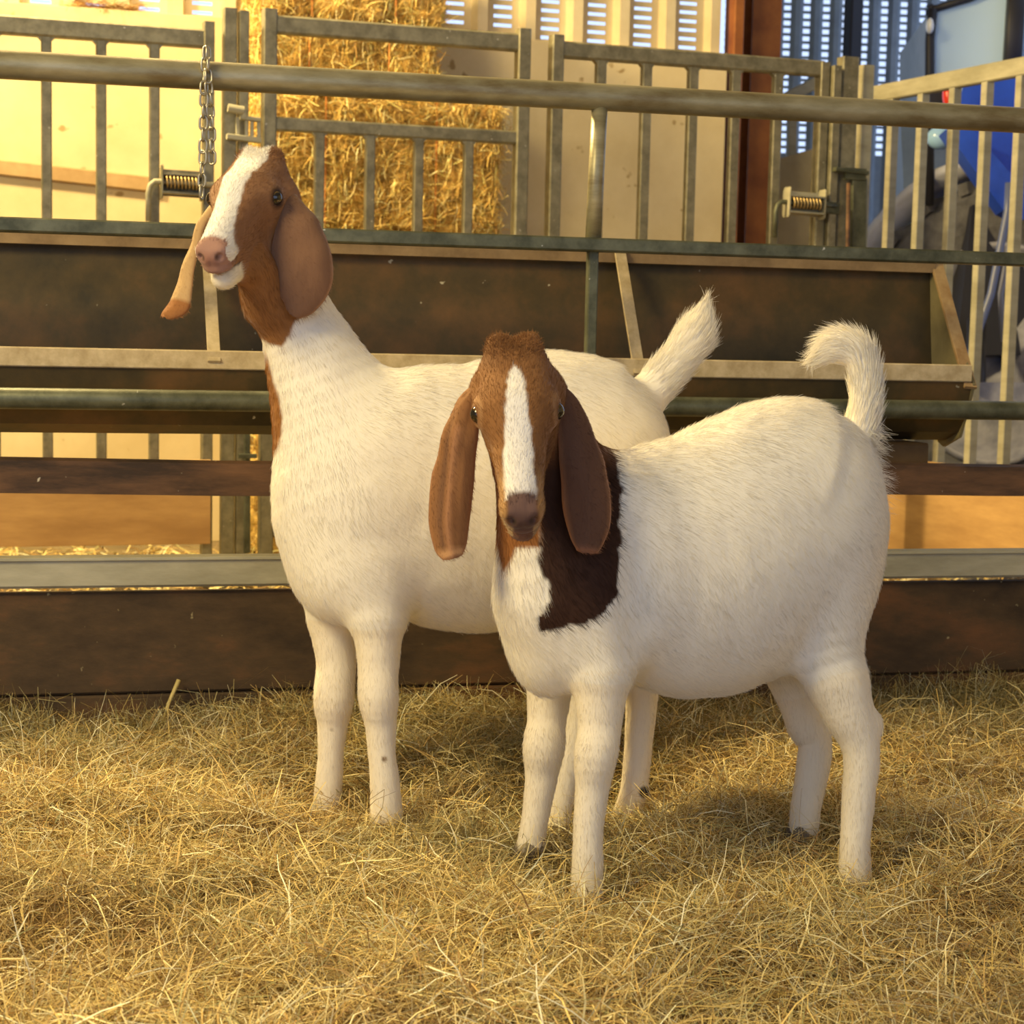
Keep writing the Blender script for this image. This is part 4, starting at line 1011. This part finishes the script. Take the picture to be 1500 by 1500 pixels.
def build_straw():
    # trodden litter surface
    gx = np.arange(-1.9, 2.3, .02); gy = np.arange(1.45, 4.1, .02); X, Y = np.meshgrid(gx, gy, indexing='ij'); keep_y = 3.42 + .242 * X
    Yc = np.minimum(Y, keep_y - .02); Z = ground_h(X.ravel(), Yc.ravel()) - .004; V = np.stack([X.ravel(), Yc.ravel(), Z], -1)
    ny = len(gy); i, j = np.meshgrid(np.arange(len(gx) - 1), np.arange(ny - 1), indexing='ij'); a = (i * ny + j).ravel(); Q = np.stack([a, a + ny, a + ny + 1, a + 1], 1)
    y0 = Y.ravel()[Q].min(1); lim = keep_y.ravel()[Q].max(1); Q = Q[y0 < lim]
    o = big_mesh('straw_litter', V, Q, None, noisy('trodden_straw', (.10, .06, .02), (.42, .28, .09), 45, .9, 0, 1.0, dist=.02, c3=(.26, .16, .05)))
    tag(o, 'flat trodden layer of dark straw litter beneath the loose straw', 'straw', kind='stuff')
    # loose straw
    def area(n, ymin=1.6):
        y = rng.uniform(ymin ** 2, 3.9 ** 2, n) ** .5; x = rng.uniform(-1, 1, n) * (y * .2885 + .30); lim = 3.42 + .242 * x - .015
        m = y < lim; return x[m], y[m]
    Vs, Qs, Cs = [], [], []; off = 0
    def put(x, y, lift, pitch, length, width, curl, cols):
        nonlocal off
        p = np.stack([x, y, ground_h(x, y) + lift], -1); az = rng.uniform(0, 2 * math.pi, len(x))
        dist = np.clip((3.42 + .242 * x - .008 - y) / .97, 0, 9)           # keep stalks in front of the boards
        out = np.sin(az) * np.cos(pitch) * length > dist; az = np.where(out, -az, az)
        v, q, c = blades(p, az, pitch, length, width, curl, cols)
        Vs.append(v); Qs.append(q + off); Cs.append(c); off += len(v)
    x, y = area(165000); n = len(x); far = np.clip((y - 1.6) / 1.8, 0, 1)
    put(x, y, rng.uniform(-.004, .022, n), rng.normal(.06, .22, n), rng.gamma(5, .0105, n) + .012, rng.uniform(.0006, .0017, n), rng.normal(0, .55, n), straw_cols(n, pos=np.stack([x, y, x * 0], -1)))
    x, y = area(30000); n = len(x)
    put(x, y, rng.uniform(.006, .028, n), rng.normal(.12, .3, n), rng.uniform(.04, .11, n), rng.uniform(.0012, .0027, n), rng.normal(0, .25, n), straw_cols(n) * [1.12, 1.12, 1.15])
    # tufts that stick up
    x, y = area(12000); n = len(x); k = vnoise(np.stack([x, y, x * 0], -1), 9) > .45; x, y = x[k], y[k]; n = len(x)
    put(x, y, rng.uniform(0, .015, n), rng.uniform(.35, 1.25, n), rng.uniform(.02, .06, n), rng.uniform(.0009, .002, n), rng.normal(0, .4, n), straw_cols(n))
    # ragged bank of greyer hay heaped along the kick board
    n = 16000; x = rng.uniform(-1.35, 1.55, n); y = 3.42 + .242 * x - np.abs(rng.normal(0, .07, n)) - .02
    h = np.clip((vnoise(np.stack([x * 5, x * 0, x * 0], -1), 1) - .2), 0, 1)
    c = straw_cols(n) * .75 + np.array((.05, .05, .02))
    put(x, y, rng.uniform(-.004, .016, n) * (1 + h), rng.normal(.15, .3, n) + (rng.random(n) < .05) * .7, rng.uniform(.03, .08, n), rng.uniform(.0008, .0019, n), rng.normal(0, .5, n), np.clip(c, 0, .8))
    # dark tangles of old hay standing against the boards at both sides
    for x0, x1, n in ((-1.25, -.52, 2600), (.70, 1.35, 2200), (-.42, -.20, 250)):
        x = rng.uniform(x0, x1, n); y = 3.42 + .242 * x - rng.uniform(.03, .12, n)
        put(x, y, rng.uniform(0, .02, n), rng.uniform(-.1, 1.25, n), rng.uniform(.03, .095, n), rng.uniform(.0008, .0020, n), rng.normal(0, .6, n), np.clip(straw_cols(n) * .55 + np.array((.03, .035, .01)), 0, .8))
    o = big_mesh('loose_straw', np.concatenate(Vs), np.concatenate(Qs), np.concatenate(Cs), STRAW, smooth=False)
    tag(o, 'loose golden straw and hay bedding covering the pen floor', 'straw', kind='stuff')
    # passage floor straw beyond the fence
    n = 14000; x = rng.uniform(-2.6, 2.4, n); y = 3.95 + rng.uniform(0, 1, n) * 2.7 + .25 * x; p = np.stack([x, y, rng.uniform(-.055, -.03, n)], -1)
    v, q, c = blades(p, rng.uniform(0, 6.28, n), rng.normal(.05, .2, n), rng.uniform(.04, .12, n), rng.uniform(.003, .007, n), rng.normal(0, .3, n), straw_cols(n) * 1.1)
    # keep a walking gap under the trough clear of the boards
    o = big_mesh('passage_straw', v, q, np.clip(c, 0, .9), STRAW, smooth=False)
    tag(o, 'bright strewn straw on the passage floor behind the fence', 'straw', kind='stuff')
    # single stalks that stand out
    def stalk(pts, w, label, col):
        m = MB(); m.tube(pts, w, 8); o = m.build('straw_stalk', plain('dry_stalk', col, .6), None, True); tag(o, label, 'straw', None)
    stalk([PF.hit(236, 1064, -.045), PF.hit(247, 1030, -.035), PF.hit(262, 996, -.02)], [.0022, .0032, .0042], 'thick pale straw stalk leaning up against the dark kick board', (.55, .44, .17))
    stalk([PF.hit(268, 1070, -.06), PF.hit(318, 1032, -.02)], [.0016, .0014], 'thin pale stalk right of the thick one at the foot of the kick board', (.60, .50, .33))
build_straw()

# ------------------------------------------------------------------ straw bales
def build_bales():
    Wn = PW
    def bale(label, px0, px1, z0, z1, v0, v1, seed, tilt=0.0, n=9000):
        u0 = Wn.uz(px0, 120, v0)[0]; u1 = Wn.uz(px1, 120, v0)[0]
        c = Wn.pt((u0 + u1) / 2, (v0 + v1) / 2, (z0 + z1) / 2); half = np.array([(u1 - u0) / 2, (v1 - v0) / 2, (z1 - z0) / 2])
        A = np.array([Wn.t, Wn.n, [0, 0, 1.0]]); 
        if tilt:
            ct, st = math.cos(tilt), math.sin(tilt); A = np.array([A[0] * ct + A[2] * st, A[1], A[2] * ct - A[0] * st])
        # lumpy core
        g = 26; V, Q, off = [], [], 0
        for ax in range(3):
            o1, o2 = (ax + 1) % 3, (ax + 2) % 3
            for s in (-1, 1):
                a, b = np.meshgrid(np.linspace(-1, 1, g), np.linspace(-1, 1, g), indexing='ij'); p = np.zeros((g, g, 3)); p[..., ax] = s; p[..., o1] = a; p[..., o2] = b
                V.append(p.reshape(-1, 3)); i, j = np.meshgrid(np.arange(g - 1), np.arange(g - 1), indexing='ij'); k = (i * g + j).ravel() + off
                q = np.stack([k, k + g, k + g + 1, k + 1], 1); Q.append(q if s > 0 else q[:, ::-1]); off += g * g
        V = np.concatenate(V); Q = np.concatenate(Q)
        def shape(L):
            r = .10; m = np.max(np.abs(L), 1, keepdims=True); e = L * half; q = np.clip(e, -(half - .035), half - .035); dd = e - q; l = np.linalg.norm(dd, axis=1, keepdims=True)
            e = q + dd / np.maximum(l, 1e-9) * np.minimum(l, .035); nn = nrm(np.where(l > 1e-6, dd, L))
            e = e + nn * ((vnoise(e + seed, 16)[:, None] - .5) * .035 + (vnoise(e + seed, 42)[:, None] - .5) * .018 - .006)
            tw = np.abs(np.abs(e[:, 0]) - half[0] * .45); e = e - nn * (.016 * np.exp(-(tw / .02) ** 2))[:, None]
            return e, nn
        E_, NN = shape(V); W = c + E_ @ A
        root = empty('straw_bale', c - np.array([0, 0, half[2]]), label, 'bale', 'stacked straw bales by the wall')
        big_mesh('packed_straw', W, Q, None, noisy('packed_straw', (.20, .11, .025), (.78, .54, .17), 30, .85, 0, 1, dist=.02, c3=(.52, .34, .09), stretch=(1, 1, 1)), root)
        # ragged stalks all over the faces
        ar = np.array([half[1] * half[2], half[0] * half[2], half[0] * half[1]]); ax = rng.choice(3, n, p=ar / ar.sum()); L = rng.uniform(-1, 1, (n, 3)); sg = rng.choice([-1, 1], n)
        vis = rng.random(n) < .75; sg = np.where((ax == 1) & vis, -1, sg); L[np.arange(n), ax] = sg
        e, nn = shape(L); p = c + e @ A; N3 = nn @ A
        tg = nrm(np.cross(N3, rng.normal(0, 1, (n, 3)))); d = nrm(tg + N3 * rng.uniform(-.05, .45, (n, 1)))
        az = np.arctan2(d[:, 1], d[:, 0]); pit = np.arcsin(np.clip(d[:, 2], -1, 1))
        cols = straw_cols(n) * [1.2, 1.12, .9]
        v, q, cc = blades(p + N3 * .004, az, pit, rng.uniform(.02, .09, n), rng.uniform(.0018, .0042, n), rng.normal(0, .3, n), np.clip(cols, 0, .9))
        s = big_mesh('loose_stalks', v, q, cc, STRAW, root, smooth=False); s['kind'] = 'stuff'
        for s_ in (-1, 1):       # twine round the bale
            x = half[0] * .45 * s_; h1, h2 = half[1] - .006, half[2] - .006
            rg = [(x, -h1, -h2), (x, -h1 - .004, 0), (x, -h1, h2), (x, 0, h2 + .003), (x, h1, h2), (x, h1 + .004, 0), (x, h1, -h2), (x, 0, -h2 - .003), (x, -h1, -h2)]
            MB().tube([c + np.array(r_) @ A for r_ in rg], .003, 6).build('twine', plain('orange_twine', (.55, .22, .05), .7), root)
        return root
    zz = lambda y, v=-.45: Wn.uz(560, y, v)[1]
    zb0, zb1 = zz(335), zz(146)
    bale('wide straw bale behind the middle rail of the gate, under the two narrower bales', 376, 738, zb0 - .02, zb1, -.50, -.06, 3, n=15000)
    bale('middle straw bale just above the top pipe of the fence, between two bales', 380, 640, zb1 + .004, zz(34, -.46), -.46, -.06, 11, n=10000)
    bale('topmost straw bale of the stack, cut off by the upper edge', 380, 652, zz(34, -.46) + .004, zz(34, -.46) + .34, -.46, -.06, 23, n=9000)
    # lower tiers, hidden by the trough and the goats, carry the stack
    h = (zb0 - .02 + .06) / 3
    for k in range(3):
        bale('straw bale low in the stack, mostly hidden behind the fence and taller goat', 376, 738, -.058 + h * k, -.062 + h * (k + 1), -.48, -.06, 40 + k, n=2500)
build_bales()

def build_hay_wisp():
    n = 260; t = rng.uniform(0, 1, n); a = PW.hit(108, 22, .02); b = PW.hit(196, 28, .02); p = a + (b - a) * t[:, None] + rng.normal(0, .006, (n, 3)); p[:, 2] = 1.9 + np.abs(rng.normal(0, .012, n))
    v, q, c = blades(p, rng.normal(.3, .5, n) + math.pi * (rng.random(n) < .5), rng.normal(0, .2, n), rng.uniform(.03, .09, n), np.full(n, .003), rng.normal(0, .4, n), straw_cols(n) * [.8, .6, .5])
    tag(big_mesh('hay_wisp', v, q, np.clip(c, 0, 1), STRAW, smooth=False), 'brown wisp of hay lying on top of the cream wall at the left', 'hay', kind='stuff')
build_hay_wisp()

# ------------------------------------------------------------------ tractor in the far bay
def build_tractor():
    ctr = P(1492, 470, 7.9); g0 = np.array([ctr[0], ctr[1], -.06])
    r = empty('tractor', g0, 'blue tractor with a pale dusty wheel, half seen behind the right hand gate', 'tractor')
    blue = noisy('blue_tractor_paint', (.012, .055, .50), (.02, .09, .72), 4, .3, 0, .05, spec=.6)
    black = plain('black_trim', (.02, .02, .028), .5); tyre = noisy('dusty_tyre', (.045, .045, .055), (.16, .16, .18), 8, .8)
    dust = noisy('dusty_rim', (.16, .17, .24), (.34, .35, .44), 7, .5, .1); glass = plain('cab_glass_painted_sky', (.58, .80, 1.0), .3, 0, .5)  # opaque panes: the sky showing in the glass is painted pale blue
    grey = noisy('grey_panel', (.20, .26, .30), (.30, .37, .42), 4, .4)
    ax = nrm(np.array([-.72, -.69, 0])); side = np.array([ax[1], -ax[0], 0.0]); up = np.array([0, 0, 1.0])
    wheelc = ctr + np.array([0, 0, .77 - .06 - ctr[2]])
    def wheel(c, R, wd, parent):
        prof = [(-wd * .42, R * .60), (-wd * .5, R * .72), (-wd * .5, R * .90), (-wd * .40, R * .97), (wd * .40, R * .97), (wd * .5, R * .90), (wd * .5, R * .72), (wd * .42, R * .60)]
        secs = [np.array([c + ax * a + (side * math.cos(t) + up * math.sin(t)) * q for a, q in prof]) for t in np.linspace(0, 2 * math.pi, 49)]
        m = MB(); m.sweep(None, secs, close=False)
        for k in range(22):
            for s_ in (-1, 1):
                t0 = 2 * math.pi * (k + .5 * (s_ > 0)) / 22; e = lambda t, a, q: c + ax * a + (side * math.cos(t) + up * math.sin(t)) * q
                m.sweep(None, [np.array([e(t0, s_ * wd * .50, R * q1) for q1 in (.93, 1.0)] + [e(t0 + .07, s_ * wd * .50, R * q1) for q1 in (1.0, .93)]),
                               np.array([e(t0 + .13, s_ * .01, R * q1) for q1 in (.96, 1.03)] + [e(t0 + .20, s_ * .01, R * q1) for q1 in (1.03, .96)])])
        w = m.build('tyre', tyre, parent)
        prof = [(wd * .30, R * .05), (wd * .34, R * .18), (wd * .18, R * .34), (wd * .26, R * .52), (wd * .47, R * .60), (wd * .50, R * .635), (wd * .40, R * .62), (wd * .1, R * .5), (-wd * .4, R * .60), (-wd * .3, R * .05)]
        MB().sweep(None, [np.array([c + ax * a + (side * math.cos(t) + up * math.sin(t)) * q for a, q in prof]) for t in np.linspace(0, 2 * math.pi, 41)], close=False).build('wheel_rim', dust, w, True)
    wheel(wheelc, .77, .42, r)
    # mudguard: curved pale dusty shell over the wheel
    m = MB(); secs = []
    for t in np.linspace(math.radians(15), math.radians(178), 18):
        d = -side * math.cos(t) + up * math.sin(t); d2 = side * math.cos(t) * 0 + d
        secs.append(np.array([wheelc + ax * .24 + d * .83, wheelc + ax * .24 + d * .87, wheelc - ax * .24 + d * .87, wheelc - ax * .24 + d * .83]))
    m.sweep(None, secs); m.build('mudguard', noisy('dusty_mudguard', (.50, .52, .64), (.72, .74, .88), 4, .5), r, True)
    # bonnet and loader arm
    pl = lambda pts, d: [P(x, y, d) for x, y in pts]
    MB().prism(pl([(1398, 175), (1412, 122), (1450, 104), (1640, 92), (1640, 300), (1500, 300), (1462, 262)], 7.35), FWD * .75 + RIGHT * .25).build('bonnet', blue, r)
    MB().prism(pl([(1385, 190), (1425, 190), (1505, 282), (1500, 322), (1470, 308)], 7.2), FWD * .12).build('loader_arm', blue, r)
    MB().prism(pl([(1425, 300), (1640, 300), (1640, 520), (1400, 520)], 7.75), FWD * .5).build('chassis', black, r)
    MB().prism(pl([(1385, 560), (1640, 560), (1640, 592), (1385, 592)], 7.15), FWD * .25).build('drawbar_plate', dust, r)
    MB().tube([P(1430, 575, 7.3), P(1430, 470, 7.6)], .04, 10).build('bracket', black, r, True)
    # cab
    d0 = 7.9
    cab = MB()
    cab.tube([P(1361, 300, d0), P(1362, 60, d0), P(1366, 14, d0)], .022, 10)
    cab.tube([P(1366, 14, d0), P(1420, -2, d0), P(1480, -30, d0)], .016, 10)
    cab.beam(P(1480, 130, d0), P(1492, -60, d0), .075, .06, FWD)
    cab.tube([P(1362, 14, d0 + 1.1), P(1362, 260, d0 + 1.1)], .022, 10); cab.tube([P(1366, 14, d0), P(1362, 10, d0 + 1.1)], .02, 10)
    cf = cab.build('cab_frame', black, r, True)
    MB().prism(pl([(1364, 18), (1420, 4), (1478, -22), (1478, 118), (1364, 150)], d0 + .02), FWD * .012).build('side_window', glass, r)
    MB().prism([P(1360, 20, d0 + .03), P(1360, 150, d0 + .03), P(1318, 150, d0 + .75), P(1318, 78, d0 + .75)], FWD * .01 + RIGHT * .01).build('rear_window', grey, r)
    MB().prism(pl([(1318, 150), (1392, 150), (1392, 330), (1326, 330)], d0 + .35), FWD * .2).build('cab_panel', grey, r)
    MB().prism(pl([(1497, -40), (1640, -60), (1640, 95), (1490, 100)], d0 + .05), FWD * .012).build('windscreen', glass, r)
    def ball(name, c, rx, ry, rz, m):
        V = []; nu, nv = 16, 10
        for j in range(nv + 1):
            for i in range(nu):
                ph = math.pi * j / nv; t = 2 * math.pi * i / nu; V.append(np.asarray(c) + RIGHT * rx * math.sin(ph) * math.cos(t) + UP * rz * math.cos(ph) + FWD * ry * math.sin(ph) * math.sin(t))
        Fs = [(j * nu + i, j * nu + (i + 1) % nu, (j + 1) * nu + (i + 1) % nu, (j + 1) * nu + i) for j in range(nv) for i in range(nu)]
        return MB().add(V, Fs).build(name, m, r, True)
    ball('side_lamp', P(1362, 38, d0 - .04), .018, .03, .035, plain('clear_lens', (.8, .85, .9), .15))
    ball('tail_lamp', P(1388, 140, 7.6), .022, .03, .055, plain('red_lens', (.75, .05, .02), .25))
    ball('headlamp', P(1378, 202, 7.5), .060, .05, .050, plain('pale_blue_lens', (.35, .6, .95), .15))
    MB().prism(pl([(1362, 126), (1386, 120), (1386, 150), (1362, 152)], 7.7), FWD * .2).build('lamp_bracket', black, r)
    MB().tube([P(1478, 268, 7.1), P(1476, 310, 7.1), P(1464, 370, 7.1), P(1452, 430, 7.1), P(1428, 500, 7.1), P(1412, 560, 7.1)], .016, 10).build('hydraulic_hose', plain('blue_grey_hose', (.12, .15, .30), .35), r, True)
    MB().tube([P(1490, 300, 7.15), P(1466, 430, 7.15), P(1470, 500, 7.15)], .012, 10).build('hydraulic_hose', plain('grey_hose', (.22, .24, .34), .35), r, True)
build_tractor()
